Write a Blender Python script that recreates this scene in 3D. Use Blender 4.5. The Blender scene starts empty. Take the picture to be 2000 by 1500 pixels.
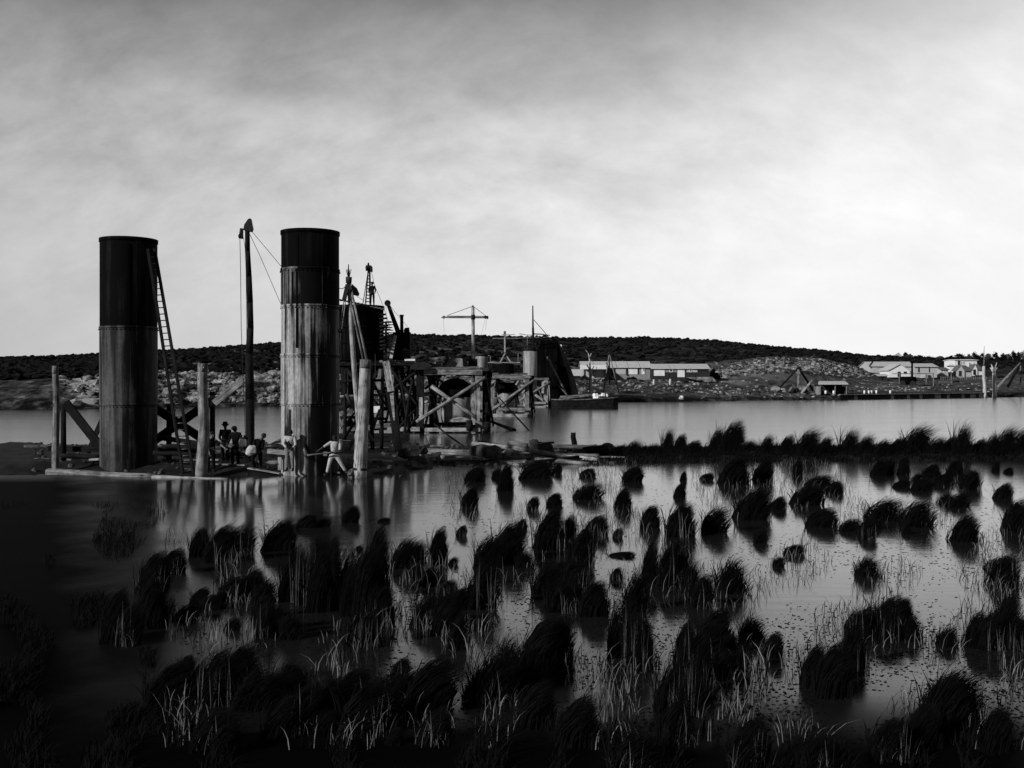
import bpy, bmesh, math, random
import numpy as np
from mathutils import Vector, Matrix, noise as mnoise

sc = bpy.context.scene
C = sc.collection
R = random.Random(7)
NR = np.random.default_rng(11)
EYE, HOR, F = 3.9, 742.0, 2000.0        # eye height above the water, horizon row and focal length measured on the photograph

def P(px, py, d):
    return Vector(((px - 1000.0) / F * d, d, EYE - (py - HOR) / F * d))
def G(px, d, z=0.0):
    return Vector(((px - 1000.0) / F * d, d, z))
def dw(py):                              # distance of a point on the water
    return EYE * F / (py - HOR)

# ------------------------------------------------------------------ camera, sky, sun
cam_d = bpy.data.cameras.new('camera'); cam = bpy.data.objects.new('camera', cam_d); C.objects.link(cam)
cam.location = (0, 0, EYE); cam.rotation_euler = (math.radians(90), 0, 0)
cam_d.sensor_width = 36; cam_d.lens = 36; cam_d.shift_y = -8 / 2000
cam_d.clip_start = 0.1; cam_d.clip_end = 6000
sc.camera = cam
sc.view_settings.view_transform = 'Standard'; sc.view_settings.look = 'None'
sc.view_settings.exposure = 0; sc.view_settings.gamma = 1; sc.view_settings.use_curve_mapping = False

SUN = Vector((-0.74, -0.58, 0.42)).normalized()
sun_el = math.asin(SUN.z); sun_az = math.atan2(SUN.x, SUN.y)
sl = bpy.data.lights.new('sun', 'SUN'); sl.energy = 4.0; sl.angle = math.radians(3); sl.color = (1, 1, 1)
so = bpy.data.objects.new('sun', sl); C.objects.link(so); so.rotation_euler = SUN.to_track_quat('Z', 'Y').to_euler(); so.location = (-60, -40, 60)

w = bpy.data.worlds.new('World'); sc.world = w; w.use_nodes = True
nt = w.node_tree; nt.nodes.clear()
def nd(t, **k):
    n = nt.nodes.new(t)
    for a, b in k.items(): setattr(n, a, b)
    return n
def lk(a, b): nt.links.new(a, b)
def mth(op, a, b=None, c=None):
    n = nd('ShaderNodeMath', operation=op)
    for i, v in enumerate((a, b, c)):
        if v is None: continue
        if isinstance(v, (int, float)): n.inputs[i].default_value = v
        else: lk(v, n.inputs[i])
    return n.outputs[0]
def ramp(x, pts, interp='LINEAR'):
    n = nd('ShaderNodeValToRGB'); n.color_ramp.interpolation = interp
    e = n.color_ramp.elements
    while len(e) > 1: e.remove(e[0])
    e[0].position = pts[0][0]; e[0].color = (pts[0][1],) * 3 + (1,)
    for p, v in pts[1:]:
        q = e.new(p); q.color = (v, v, v, 1)
    lk(x, n.inputs[0]); return n.outputs[0]
tc = nd('ShaderNodeTexCoord'); sx = nd('ShaderNodeSeparateXYZ'); lk(tc.outputs['Generated'], sx.inputs[0])
X_, Y_, Z_ = sx.outputs
sky = nd('ShaderNodeTexSky'); sky.sky_type = 'NISHITA'; sky.sun_disc = False
sky.sun_elevation = sun_el; sky.sun_rotation = sun_az
bw = nd('ShaderNodeRGBToBW'); lk(sky.outputs[0], bw.inputs[0])
zz = mth('MAXIMUM', Z_, 0.0)
ze = mth('SUBTRACT', zz, mth('MULTIPLY', mth('MAXIMUM', mth('SUBTRACT', X_, .12), 0.0), .24))
vert = ramp(ze, [(0, .90), (.10, .90), (.16, .86), (.22, .74), (.26, .60), (.30, .44), (.335, .30), (.38, .18), (.46, .12), (.6, .08), (1, .05)])
side = nd('ShaderNodeMapRange'); side.inputs[1].default_value = -.50; side.inputs[2].default_value = .25; side.inputs[3].default_value = .55; side.inputs[4].default_value = 1.0
lk(X_, side.inputs[0])
back = nd('ShaderNodeMapRange'); back.inputs[1].default_value = -.3; back.inputs[2].default_value = .5; back.inputs[3].default_value = .22; back.inputs[4].default_value = 1.0
lk(Y_, back.inputs[0])
zp = mth('ADD', zz, 1.0)
cv = nd('ShaderNodeCombineXYZ'); lk(mth('DIVIDE', X_, zp), cv.inputs[0]); lk(mth('DIVIDE', Y_, zp), cv.inputs[1])
n1 = nd('ShaderNodeTexNoise'); n1.inputs['Scale'].default_value = 13; n1.inputs['Detail'].default_value = 7; n1.inputs['Roughness'].default_value = .62; n1.inputs['Distortion'].default_value = .15
mp1 = nd('ShaderNodeMapping'); mp1.inputs['Scale'].default_value = (.8, 1.45, 1); mp1.inputs['Rotation'].default_value = (0, 0, .12); mp1.inputs['Location'].default_value = (3.1, 1.7, 0)
lk(cv.outputs[0], mp1.inputs[0]); lk(mp1.outputs[0], n1.inputs['Vector'])
cl = ramp(n1.outputs[0], [(.25, 0.0), (.75, 1.0)])
# clouds are strong high up and on the left, nearly none by the bright horizon on the right
amt = mth('MULTIPLY', ramp(zz, [(0, .08), (.08, .35), (.2, .85), (.4, 1.0)]), ramp(mth('ADD', X_, .5), [(0, 1.0), (.45, .9), (.8, .45), (1, .35)]))
clm = mth('ADD', 1.0, mth('MULTIPLY', amt, mth('MULTIPLY', mth('SUBTRACT', cl, .50), .72)))
val = mth('MULTIPLY', mth('MULTIPLY', vert, side.outputs[0]), mth('MULTIPLY', back.outputs[0], clm))
tot = mth('ADD', mth('MULTIPLY', val, 10.0), mth('MULTIPLY', bw.outputs[0], .04))
bg = nd('ShaderNodeBackground'); bg.inputs[1].default_value = 0.1; lk(tot, bg.inputs[0])
ow = nd('ShaderNodeOutputWorld'); lk(bg.outputs[0], ow.inputs[0])

# ------------------------------------------------------------------ materials (all grey: the place is seen on a black and white plate)
MATS = {}
def newmat(name):
    m = bpy.data.materials.new(name); m.use_nodes = True
    t = m.node_tree; t.nodes.clear()
    o = t.nodes.new('ShaderNodeOutputMaterial'); b = t.nodes.new('ShaderNodeBsdfPrincipled'); t.links.new(b.outputs[0], o.inputs[0])
    MATS[name] = m
    return m, t, b
def gramp(t, x, pts):
    n = t.nodes.new('ShaderNodeValToRGB'); e = n.color_ramp.elements
    while len(e) > 1: e.remove(e[0])
    e[0].position = pts[0][0]; e[0].color = (pts[0][1],) * 3 + (1,)
    for p, v in pts[1:]:
        q = e.new(p); q.color = (v, v, v, 1)
    t.links.new(x, n.inputs[0]); return n.outputs[0]
def gnoise(t, vec, scale, detail=5, rough=.6, dist=0):
    n = t.nodes.new('ShaderNodeTexNoise'); n.inputs['Scale'].default_value = scale; n.inputs['Detail'].default_value = detail
    n.inputs['Roughness'].default_value = rough; n.inputs['Distortion'].default_value = dist
    t.links.new(vec, n.inputs['Vector']); return n.outputs[0]
def gmap(t, vec, s, loc=(0, 0, 0)):
    n = t.nodes.new('ShaderNodeMapping'); n.inputs['Scale'].default_value = s; n.inputs['Location'].default_value = loc
    t.links.new(vec, n.inputs[0]); return n.outputs[0]
def gmul(t, a, b, op='MULTIPLY'):
    n = t.nodes.new('ShaderNodeMath'); n.operation = op
    for i, v in enumerate((a, b)):
        if isinstance(v, (int, float)): n.inputs[i].default_value = v
        else: t.links.new(v, n.inputs[i])
    return n.outputs[0]
def gbump(t, b, h, s, dist=.05):
    n = t.nodes.new('ShaderNodeBump'); n.inputs['Strength'].default_value = s; n.inputs['Distance'].default_value = dist
    t.links.new(h, n.inputs['Height']); t.links.new(n.outputs[0], b.inputs['Normal'])
def gpos(t): return t.nodes.new('ShaderNodeNewGeometry').outputs['Position']
def guv(t): return t.nodes.new('ShaderNodeTexCoord').outputs['UV']
def spec(b, v): b.inputs['Specular IOR Level'].default_value = v

def plain(name, lo, hi, scale=4, rough=.85, sp=.2, stretch=(1, 1, 1), bump=.25, bd=.03, edge=(.3, .7)):
    m, t, b = newmat(name)
    v = gmap(t, gpos(t), stretch); h = gnoise(t, v, scale, 6, .62)
    t.links.new(gramp(t, h, [(edge[0], lo), (edge[1], hi)]), b.inputs['Base Color'])
    b.inputs['Roughness'].default_value = rough; spec(b, sp)
    if bump: gbump(t, b, h, bump, bd)
    return m
def wood(name, lo, hi, grain=11, wet=None):
    m, t, b = newmat(name)
    u = guv(t)
    g = gnoise(t, gmap(t, u, (.55, grain, 1)), 1.6, 6, .65)
    p = gnoise(t, gpos(t), 2.3, 4, .6)
    s = gmul(t, gmul(t, g, .62), gmul(t, p, .38), 'ADD')
    col = gramp(t, s, [(.36, lo * .35), (.46, lo), (.60, hi)])
    k = gnoise(t, gmap(t, u, (1.2, 3.0, 1), (4, 2, 0)), 2.2, 2, .5)     # knots and bolt stains
    t.links.new(gmul(t, col, gramp(t, k, [(.30, .25), (.36, 1)])), b.inputs['Base Color'])
    b.inputs['Roughness'].default_value = .85; spec(b, .15)
    gbump(t, b, g, .5, .02)
    return m
def iron(name, lo, hi, zs=.16, xs=4.5, edge=(.44, .60), rough=.6, patch=True, flank_shade=None):
    m, t, b = newmat(name)
    pos = gpos(t)
    st = gnoise(t, gmap(t, pos, (xs, xs, zs)), 1.0, 7, .62)
    pt = gnoise(t, gmap(t, pos, (.9, .9, .35), (5, 3, 1)), 1.2, 4, .6)
    fine = gnoise(t, gmap(t, pos, (3.5, 3.5, 2.2)), 2.6, 5, .7)
    if flank_shade is not None:      # pale streaks fade towards +x, the flank's shade painted into the colour: flank_shade = (x where it begins to fade, width)
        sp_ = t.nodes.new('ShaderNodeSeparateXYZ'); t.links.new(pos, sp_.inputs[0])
        mr_ = t.nodes.new('ShaderNodeMapRange'); mr_.inputs[1].default_value = flank_shade[0]; mr_.inputs[2].default_value = flank_shade[0] + flank_shade[1]; mr_.inputs[3].default_value = .03; mr_.inputs[4].default_value = -.13
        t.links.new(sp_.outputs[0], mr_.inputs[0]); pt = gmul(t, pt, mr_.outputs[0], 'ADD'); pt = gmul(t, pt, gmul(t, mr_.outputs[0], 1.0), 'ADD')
    s = gmul(t, gmul(t, st, .66), gmul(t, pt, .34), 'ADD') if patch else st
    col = gramp(t, s, [(edge[0], lo), (edge[1], hi)])
    t.links.new(gmul(t, col, gramp(t, fine, [(.3, .55), (.6, 1)])), b.inputs['Base Color'])
    b.inputs['Roughness'].default_value = rough; spec(b, .06 if hi < .02 else .12)
    gbump(t, b, st, .15, .02)
    return m

W_PALE = wood('weathered_pale_timber', .17, .46)
W_MID = wood('weathered_timber', .10, .30)
W_GREY = wood('grey_timber', .07, .22)
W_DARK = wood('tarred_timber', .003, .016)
IRON_BLACK = iron('black_iron', .0012, .016, edge=(.50, .72), rough=.85)
IRON_STREAK = iron('streaked_iron', .004, .40, zs=.09, xs=4.6, edge=(.43, .56), flank_shade=(-8.9, 1.0))
IRON_MIX = iron('half_streaked_iron', .0012, .20, zs=.14, xs=5.2, edge=(.49, .62), flank_shade=(-8.95, .9), rough=.85)
IRON_GREY = iron('grey_iron', .004, .09, edge=(.42, .60), flank_shade=(-16.7, 1.0))
IRON_FAR = iron('far_grey_iron', .12, .36, zs=.12, xs=2.5, edge=(.38, .6))
IRON_RUST = plain('rusty_dark_iron', .003, .018, 6, .7)
SEDGE = plain('sedge_blade', .0015, .006, 6, .9, .05, bump=0)
STALK = plain('dry_stalk', .05, .24, 5, .9, .1, bump=0)
SCRUB = plain('scrub_leaf', .003, .013, .8, .9, .05, bump=0)
SCRUB_L = plain('pale_scrub_leaf', .03, .07, .6, .9, .05, bump=0)
MUD = plain('wet_mud', .002, .022, 1.7, .75, .2, bump=.5, bd=.1, edge=(.38, .75))
STONE = plain('limestone', .015, .40, .40, .9, .1, bump=.4, bd=.1, edge=(.44, .68))
STONE_D = plain('dark_stone', .008, .10, 2.5, .9, .1, bump=.5, bd=.08)
ROPE = plain('hemp_rope', .02, .05, 10, .95, .05, bump=0)
ROPE_P = plain('pale_rope', .18, .32, 10, .95, .05, bump=0)
SHINGLE = plain('shingle_roof', .34, .62, 3, .85, .1, (1, 1, 3), .2, .03)
SHINGLE_D = plain('dark_shingle_roof', .07, .16, 3, .85, .1, (1, 1, 3), .2, .03)
WHITEWASH = plain('limewashed_wall', .60, .85, 1.6, .9, .1)
BOARD = plain('board_wall', .16, .30, 1.5, .9, .1, (7, 7, .4), .2)
BOARD_P = plain('pale_board_wall', .34, .52, 1.5, .9, .1, (7, 7, .4), .2)
BOARD_D = plain('dark_board_wall', .012, .045, 1.5, .9, .1, (7, 7, .4), .2)
GLASSD = plain('dark_window_glass', .004, .012, 2, .15, .5, bump=0)
BARK_P = plain('bleached_bark', .28, .55, 3, .9, .1, (1, 1, .3), .3)
BARK = plain('bark', .03, .08, 3, .9, .1, (1, 1, .3), .3)
CLOTH_W = plain('white_cotton', .26, .50, 14, .95, .05, bump=.3, bd=.02)
CLOTH_G = plain('grey_cloth', .10, .20, 14, .95, .05, bump=.3, bd=.02)
CLOTH_D = plain('dark_cloth', .003, .010, 14, .95, .05, bump=.3, bd=.02)
SKIN = plain('skin', .02, .045, 20, .6, .3, bump=0)
SKIN_L = plain('lit_skin', .14, .20, 20, .6, .3, bump=0)  # lighter copy of SKIN, with the light on it painted into the colour
HAIR = plain('dark_hair', .004, .012, 30, .7, .2, bump=.3)
LEATHER = plain('boot_leather', .006, .02, 20, .6, .3, bump=0)

# water
m, t, b = newmat('river_water')
b.inputs['Base Color'].default_value = (.012, .012, .012, 1); b.inputs['Roughness'].default_value = .085; b.inputs['IOR'].default_value = 1.42
ps = gpos(t)
h1 = gnoise(t, gmap(t, ps, (.5, 1.6, 1)), 1.1, 4, .55); h2 = gnoise(t, gmap(t, ps, (.05, .25, 1)), 1.0, 3, .5)
gbump(t, b, gmul(t, h1, gmul(t, h2, .3), 'ADD'), .09, .06)
sep = t.nodes.new('ShaderNodeSeparateXYZ'); t.links.new(ps, sep.inputs[0])
mr = t.nodes.new('ShaderNodeMapRange'); mr.inputs[1].default_value = 38; mr.inputs[2].default_value = 60; mr.inputs[3].default_value = .11; mr.inputs[4].default_value = .17; t.links.new(sep.outputs['Y'], mr.inputs[0])   # the open river is ruffled, the marsh is sheltered
t.links.new(gmul(t, mr.outputs[0], gramp(t, h2, [(.3, .9), (.7, 1.1)])), b.inputs['Roughness'])
# dark vignette painted into the water along the near left margin and the very near edge; it hardly mirrors the sky
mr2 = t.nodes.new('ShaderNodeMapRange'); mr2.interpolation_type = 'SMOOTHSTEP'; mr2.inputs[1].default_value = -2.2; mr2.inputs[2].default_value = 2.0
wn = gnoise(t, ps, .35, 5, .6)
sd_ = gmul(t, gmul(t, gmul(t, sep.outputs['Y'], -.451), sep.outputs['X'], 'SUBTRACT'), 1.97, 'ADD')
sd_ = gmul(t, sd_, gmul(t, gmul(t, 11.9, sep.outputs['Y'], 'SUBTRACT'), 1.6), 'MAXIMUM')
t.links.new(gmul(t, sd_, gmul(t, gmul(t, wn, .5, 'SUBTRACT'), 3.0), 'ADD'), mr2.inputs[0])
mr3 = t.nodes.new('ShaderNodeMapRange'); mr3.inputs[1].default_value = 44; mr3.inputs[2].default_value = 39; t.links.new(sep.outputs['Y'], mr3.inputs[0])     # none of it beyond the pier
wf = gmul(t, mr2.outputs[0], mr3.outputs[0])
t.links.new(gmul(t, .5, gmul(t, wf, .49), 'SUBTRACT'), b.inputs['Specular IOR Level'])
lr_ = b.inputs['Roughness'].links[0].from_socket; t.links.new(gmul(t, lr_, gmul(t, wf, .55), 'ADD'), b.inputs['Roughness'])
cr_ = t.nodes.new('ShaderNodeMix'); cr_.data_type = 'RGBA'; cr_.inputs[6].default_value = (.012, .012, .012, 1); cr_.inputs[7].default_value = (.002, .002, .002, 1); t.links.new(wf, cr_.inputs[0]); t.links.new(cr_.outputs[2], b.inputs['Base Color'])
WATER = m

# ground of the far bank: dark scrub soil with pale limestone where the attribute says the ground is stripped
m, t, b = newmat('hill_ground')
at = t.nodes.new('ShaderNodeAttribute'); at.attribute_name = 'stony'
ps = gpos(t)
s1 = gnoise(t, gmap(t, ps, (1, .6, 1.6)), .55, 7, .72); s2 = gnoise(t, ps, .09, 4, .6)
thr = gmul(t, gmul(t, gmul(t, at.outputs['Fac'], .30), s1, 'ADD'), gmul(t, s2, .35), 'ADD')
at2 = t.nodes.new('ShaderNodeAttribute'); at2.attribute_name = 'cleared'
s3 = gnoise(t, gmap(t, ps, (1, .5, 2)), .22, 5, .65)
gr = gmul(t, at2.outputs['Fac'], gramp(t, s3, [(.38, .02), (.52, .09), (.66, .16)]))
t.links.new(gmul(t, gr, gramp(t, thr, [(.40, .004), (.70, .007), (.80, .045), (.92, .13), (1.0, .42)]), 'MAXIMUM'), b.inputs['Base Color'])
b.inputs['Roughness'].default_value = .95; spec(b, .05); gbump(t, b, s1, .8, .6)
GROUND = m

# ------------------------------------------------------------------ object helpers
def tag(o, label=None, cat=None, group=None, kind=None):
    if label: o['label'] = label
    if cat: o['category'] = cat
    if group: o['group'] = group
    if kind: o['kind'] = kind
    return o
def thing(name, label, cat, loc=(0, 0, 0), group=None):
    o = bpy.data.objects.new(name, None); C.objects.link(o); o.location = loc; o.empty_display_size = .3
    return tag(o, label, cat, group)
def attach(o, parent):
    if parent is not None: o.parent = parent
    C.objects.link(o); return o
def base_of(parent):
    v = Vector((0, 0, 0))
    while parent is not None:
        v += parent.location; parent = parent.parent
    return v

class MB:
    def __init__(s): s.v = []; s.f = []; s.uv = []; s.sm = []
    def face(s, idx, uv=None, smooth=False):
        s.f.append(tuple(idx)); s.uv.append(uv or [(s.v[i][0], s.v[i][2]) for i in idx]); s.sm.append(smooth)
    def log(s, p0, p1, r0, r1=None, n=9, wob=.0, segs=None, caps=True, rough=.0):
        p0, p1 = Vector(p0), Vector(p1); r1 = r0 if r1 is None else r1
        d = p1 - p0; L = d.length; a = d.normalized()
        e1 = a.orthogonal().normalized(); e2 = a.cross(e1)
        segs = segs or max(1, int(L / .8) if wob or rough else 1)
        b0 = len(s.v); ph = R.random() * 9; uo = R.random() * 50
        for i in range(segs + 1):
            q = i / segs; c = p0 + d * q
            if wob: c = c + e1 * wob * math.sin(ph + q * 4.3) * math.sin(math.pi * q) + e2 * wob * math.cos(ph * 2 + q * 5) * math.sin(math.pi * q)
            r = r0 + (r1 - r0) * q
            for k in range(n):
                an = 2 * math.pi * k / n
                rr = r * (1 + (R.uniform(-rough, rough) if rough else 0))
                s.v.append(tuple(c + (e1 * math.cos(an) + e2 * math.sin(an)) * rr))
        for i in range(segs):
            for k in range(n):
                k2 = (k + 1) % n
                A, B = b0 + i * n, b0 + (i + 1) * n
                u0, u1 = uo + L * i / segs, uo + L * (i + 1) / segs
                v0, v1 = 2 * math.pi * r0 * k / n, 2 * math.pi * r0 * (k + 1) / n
                s.face((A + k, A + k2, B + k2, B + k), [(u0, v0), (u0, v1), (u1, v1), (u1, v0)], True)
        if caps:
            s.face([b0 + k for k in range(n)][::-1]); s.face([b0 + segs * n + k for k in range(n)])
        return s
    def bar(s, p0, p1, wd, ht, up=(0, 0, 1), jig=.04):
        p0, p1 = Vector(p0), Vector(p1); d = p1 - p0; L = d.length; a = d.normalized()
        up = Vector(up)
        if abs(a.dot(up)) > .97: up = Vector((0, 1, 0))
        e1 = a.cross(up).normalized(); e2 = e1.cross(a)
        segs = max(1, int(L / 1.2)); b0 = len(s.v); uo = R.random() * 50
        for i in range(segs + 1):
            c = p0 + d * (i / segs)
            j1, j2 = 1 + R.uniform(-jig, jig), 1 + R.uniform(-jig, jig)
            for (x, y) in ((-1, -1), (1, -1), (1, 1), (-1, 1)):
                s.v.append(tuple(c + e1 * x * wd / 2 * j1 + e2 * y * ht / 2 * j2))
        for i in range(segs):
            for k in range(4):
                k2 = (k + 1) % 4; A, B = b0 + 4 * i, b0 + 4 * i + 4
                u0, u1 = uo + L * i / segs, uo + L * (i + 1) / segs; v0 = k * .31 + uo
                v1 = v0 + (wd if k % 2 == 0 else ht)
                s.face((A + k, A + k2, B + k2, B + k), [(u0, v0), (u0, v1), (u1, v1), (u1, v0)])
        s.face((b0 + 3, b0 + 2, b0 + 1, b0)); e = b0 + 4 * segs; s.face((e, e + 1, e + 2, e + 3))
        return s
    def box(s, c, sx, sy, sz, rz=0):
        c = Vector(c); b0 = len(s.v); cs, sn = math.cos(rz), math.sin(rz)
        for z in (-1, 1):
            for (x, y) in ((-1, -1), (1, -1), (1, 1), (-1, 1)):
                X, Y = x * sx / 2, y * sy / 2
                s.v.append((c.x + X * cs - Y * sn, c.y + X * sn + Y * cs, c.z + z * sz / 2))
        for q in ((3, 2, 1, 0), (4, 5, 6, 7), (0, 1, 5, 4), (1, 2, 6, 5), (2, 3, 7, 6), (3, 0, 4, 7)):
            s.face([b0 + i for i in q])
        return s
    def lathe(s, c, prof, n=40, a0=0, a1=2 * math.pi, caps=True):
        c = Vector(c); b0 = len(s.v); full = abs(a1 - a0 - 2 * math.pi) < 1e-4; cols = n if full else n + 1
        for (r, z) in prof:
            for k in range(cols):
                an = a0 + (a1 - a0) * k / n
                s.v.append((c.x + r * math.cos(an), c.y + r * math.sin(an), c.z + z))
        for i in range(len(prof) - 1):
            for k in range(n):
                k2 = (k + 1) % cols; A, B = b0 + i * cols, b0 + (i + 1) * cols
                s.face((A + k, A + k2, B + k2, B + k), None, True)
        if caps and full:
            s.face([b0 + k for k in range(cols)][::-1]); e = b0 + (len(prof) - 1) * cols; s.face([e + k for k in range(cols)])
        return s
    def prism(s, pts, dvec):
        """polygon pts (world vectors) thickened by dvec"""
        b0 = len(s.v); n = len(pts); dv = Vector(dvec)
        for p in pts: s.v.append(tuple(Vector(p)))
        for p in pts: s.v.append(tuple(Vector(p) + dv))
        s.face([b0 + i for i in range(n)]); s.face([b0 + n + i for i in range(n)][::-1])
        for i in range(n):
            j = (i + 1) % n; s.face((b0 + i, b0 + n + i, b0 + n + j, b0 + j))
        return s
    def rope(s, pts, r=.02, n=5):
        for a, c in zip(pts[:-1], pts[1:]): s.log(a, c, r, r, n)
        return s
    def build(s, name, mat, parent=None, **props):
        me = bpy.data.meshes.new(name)
        o0 = base_of(parent)
        me.from_pydata([(x - o0.x, y - o0.y, z - o0.z) for x, y, z in s.v], [], s.f)
        uvl = me.uv_layers.new(name='UVMap')
        flat = [c for u in s.uv for p in u for c in (p[0], p[1])]
        uvl.data.foreach_set('uv', flat)
        me.polygons.foreach_set('use_smooth', s.sm)
        me.materials.append(mat); me.update()
        bm = bmesh.new(); bm.from_mesh(me); bmesh.ops.recalc_face_normals(bm, faces=bm.faces); bm.to_mesh(me); bm.free()
        o = bpy.data.objects.new(name, me); attach(o, parent)
        for k, v in props.items(): o[k] = v
        return o
def sag(p0, p1, drop, n=8):
    p0, p1 = Vector(p0), Vector(p1)
    return [p0.lerp(p1, i / n) - Vector((0, 0, drop * 4 * (i / n) * (1 - i / n))) for i in range(n + 1)]
def raw(name, v, f, mat, parent=None, smooth=False):
    me = bpy.data.meshes.new(name); v = np.asarray(v, dtype=np.float32) - np.array(base_of(parent)[:], dtype=np.float32); f = np.asarray(f, dtype=np.int32)
    me.vertices.add(len(v)); me.vertices.foreach_set('co', v.ravel())
    k = f.shape[1]; me.loops.add(f.size); me.loops.foreach_set('vertex_index', f.ravel())
    me.polygons.add(len(f)); me.polygons.foreach_set('loop_start', np.arange(0, f.size, k, dtype=np.int32))
    me.polygons.foreach_set('use_smooth', np.full(len(f), smooth))
    me.materials.append(mat); me.update(calc_edges=True); me.validate()
    o = bpy.data.objects.new(name, me); attach(o, parent); return o

def ico(sub):
    bm = bmesh.new(); bmesh.ops.create_icosphere(bm, subdivisions=sub, radius=1)
    v = np.array([x.co[:] for x in bm.verts]); f = np.array([[q.index for q in p.verts] for p in bm.faces]); bm.free(); return v, f
ICO1, ICO2, ICO3 = ico(1), ico(2), ico(3)
def rock_verts(base, seed, amp=.35):
    v = base.copy(); off = Vector((seed * 3.1, seed * 1.7, seed * .9))
    out = []
    for p in v:
        q = Vector(p); n = mnoise.noise(q * 1.1 + off) * amp * 1.4 + mnoise.noise(q * 2.7 + off) * amp * .5
        q = q * (1 + n)
        for ax in (Vector((1, .2, .1)), Vector((-.3, 1, .2)), Vector((.1, -.4, 1)), Vector((-.8, -.5, .4)), Vector((.6, -.7, .5))):
            ax = ax.normalized(); e = q.dot(ax); lim = .72
            if e > lim: q -= ax * (e - lim) * .85
        out.append(q[:])
    return np.array(out)
ROCKS = [rock_verts(ICO2[0], i, .55) for i in range(6)]
ROCKS1 = [rock_verts(ICO1[0], i + 20) for i in range(8)]
def scatter(base_list, faces, pts, sizes, squash=(1, 1, .75)):
    V, Fc = [], []; n0 = 0
    for p, s in zip(pts, sizes):
        bv = base_list[R.randrange(len(base_list))]
        a = R.random() * 6.28; c_, s_ = math.cos(a), math.sin(a)
        sx, sy, sz = (s * squash[i] * R.uniform(.7, 1.3) for i in range(3))
        x, y, z = bv[:, 0] * sx, bv[:, 1] * sy, bv[:, 2] * sz
        V.append(np.stack([p[0] + x * c_ - y * s_, p[1] + x * s_ + y * c_, p[2] + z], 1)); Fc.append(faces + n0); n0 += len(bv)
    return np.concatenate(V), np.concatenate(Fc)

# ------------------------------------------------------------------ water and the far bank
v = [(-900, -60, 0), (900, -60, 0), (900, 420, 0), (-900, 420, 0)]
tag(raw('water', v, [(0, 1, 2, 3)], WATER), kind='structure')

# far bank profiles: column px -> five (distance, row) points from waterline to crest, as the banks stand
PROF = {
 -1200: [(128, None), (131, 780), (150, 752), (180, 738), (250, 722)],
 -300: [(130, None), (133, 780), (150, 748), (178, 730), (245, 708)],
 100: [(135, None), (137, 785), (150, 742), (175, 720), (250, 698)],
 300: [(145, None), (147, 780), (160, 735), (175, 714), (262, 687)],
 440: [(150, None), (152, 780), (163, 735), (178, 714), (270, 679)],
 550: [(153, None), (155, 780), (165, 735), (180, 714), (285, 669)],
 800: [(158, None), (160, 785), (175, 742), (205, 717), (335, 654)],
 1000: [(163, None), (165, 785), (182, 747), (215, 720), (380, 657)],
 1130: [(172, None), (174, 784), (197, 748), (228, 732), (400, 661)],
 1260: [(180, None), (181, 779), (200, 752), (230, 733), (420, 659)],
 1380: [(187, None), (189, 778), (203, 754), (232, 731), (420, 664)],
 1500: [(195, None), (197, 777), (209, 757), (246, 707), (420, 675)],
 1600: [(201, None), (202, 776), (215, 764), (252, 706), (420, 685)],
 1700: [(208, None), (209, 768), (238, 755), (285, 729), (420, 695)],
 1850: [(222, None), (223, 768), (255, 755), (312, 734), (425, 700)],
 2000: [(234, None), (236, 768), (262, 754), (312, 728), (430, 702)],
 2600: [(280, None), (282, 766), (330, 752), (390, 733), (500, 705)],
 3600: [(340, None), (342, 764), (390, 752), (450, 735), (560, 712)],
}
KP = sorted(PROF)
def prof_at(px):
    px = min(max(px, KP[0]), KP[-1])
    for a, c in zip(KP[:-1], KP[1:]):
        if a <= px <= c:
            q = (px - a) / (c - a); break
    out = []
    for (d0, y0), (d1, y1) in zip(PROF[a], PROF[c]):
        z0 = -.3 if y0 is None else EYE - (y0 - HOR) / F * d0
        z1 = -.3 if y1 is None else EYE - (y1 - HOR) / F * d1
        out.append((d0 + (d1 - d0) * q, z0 + (z1 - z0) * q))
    return out
def hill(px, d):
    pr = prof_at(px)
    if d <= pr[0][0]: return -.3
    for (d0, z0), (d1, z1) in zip(pr[:-1], pr[1:]):
        if d <= d1:
            return z0 + (z1 - z0) * (d - d0) / (d1 - d0)
    d1, z1 = pr[-1]
    return z1 - (d - d1) * .035
def bumpy(x, y): return mnoise.noise(Vector((x * .07, y * .05, 3.3))) * .8 + mnoise.noise(Vector((x * .3, y * .2, 1.3))) * .3
def hz(px, d):
    pr = prof_at(px); k = min(1, max(0, (d - pr[1][0]) / 8)) * (1 - .6 * min(1, max(0, (d - pr[3][0]) / 60)))
    if 1100 < px < 1960 and d < 320: k *= .35
    return hill(px, d) + bumpy((px - 1000) / F * d, d) * k
def stony(px, f):       # f: 0 waterline .. 4 crest; how much bare limestone shows
    s = .15
    if px < 700: s = {0: .2, 1: .95, 2: 1.0, 3: .35, 4: .0}[min(4, int(f))] * (1 if px > 120 else .35)
    elif px < 1100: s = (.75 if f < 3 else .55 if f < 3.5 else .1)
    elif px < 1400: s = (.10 if f < 1.1 else .40 if f < 3 else .55 if f < 3.22 else .05)
    elif px < 1700: s = (.15 if f < 1.1 else .45 if f < 2.65 else .95 if f < 3.05 else .45 if f < 3.22 else .04)
    else: s = (.15 if f < 1.3 else .5 if f < 2.6 else .3 if f < 2.8 else .08)
    return s
cols = list(range(-1200, 0, 40)) + list(range(0, 2000, 8)) + list(range(2000, 3601, 40))
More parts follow.
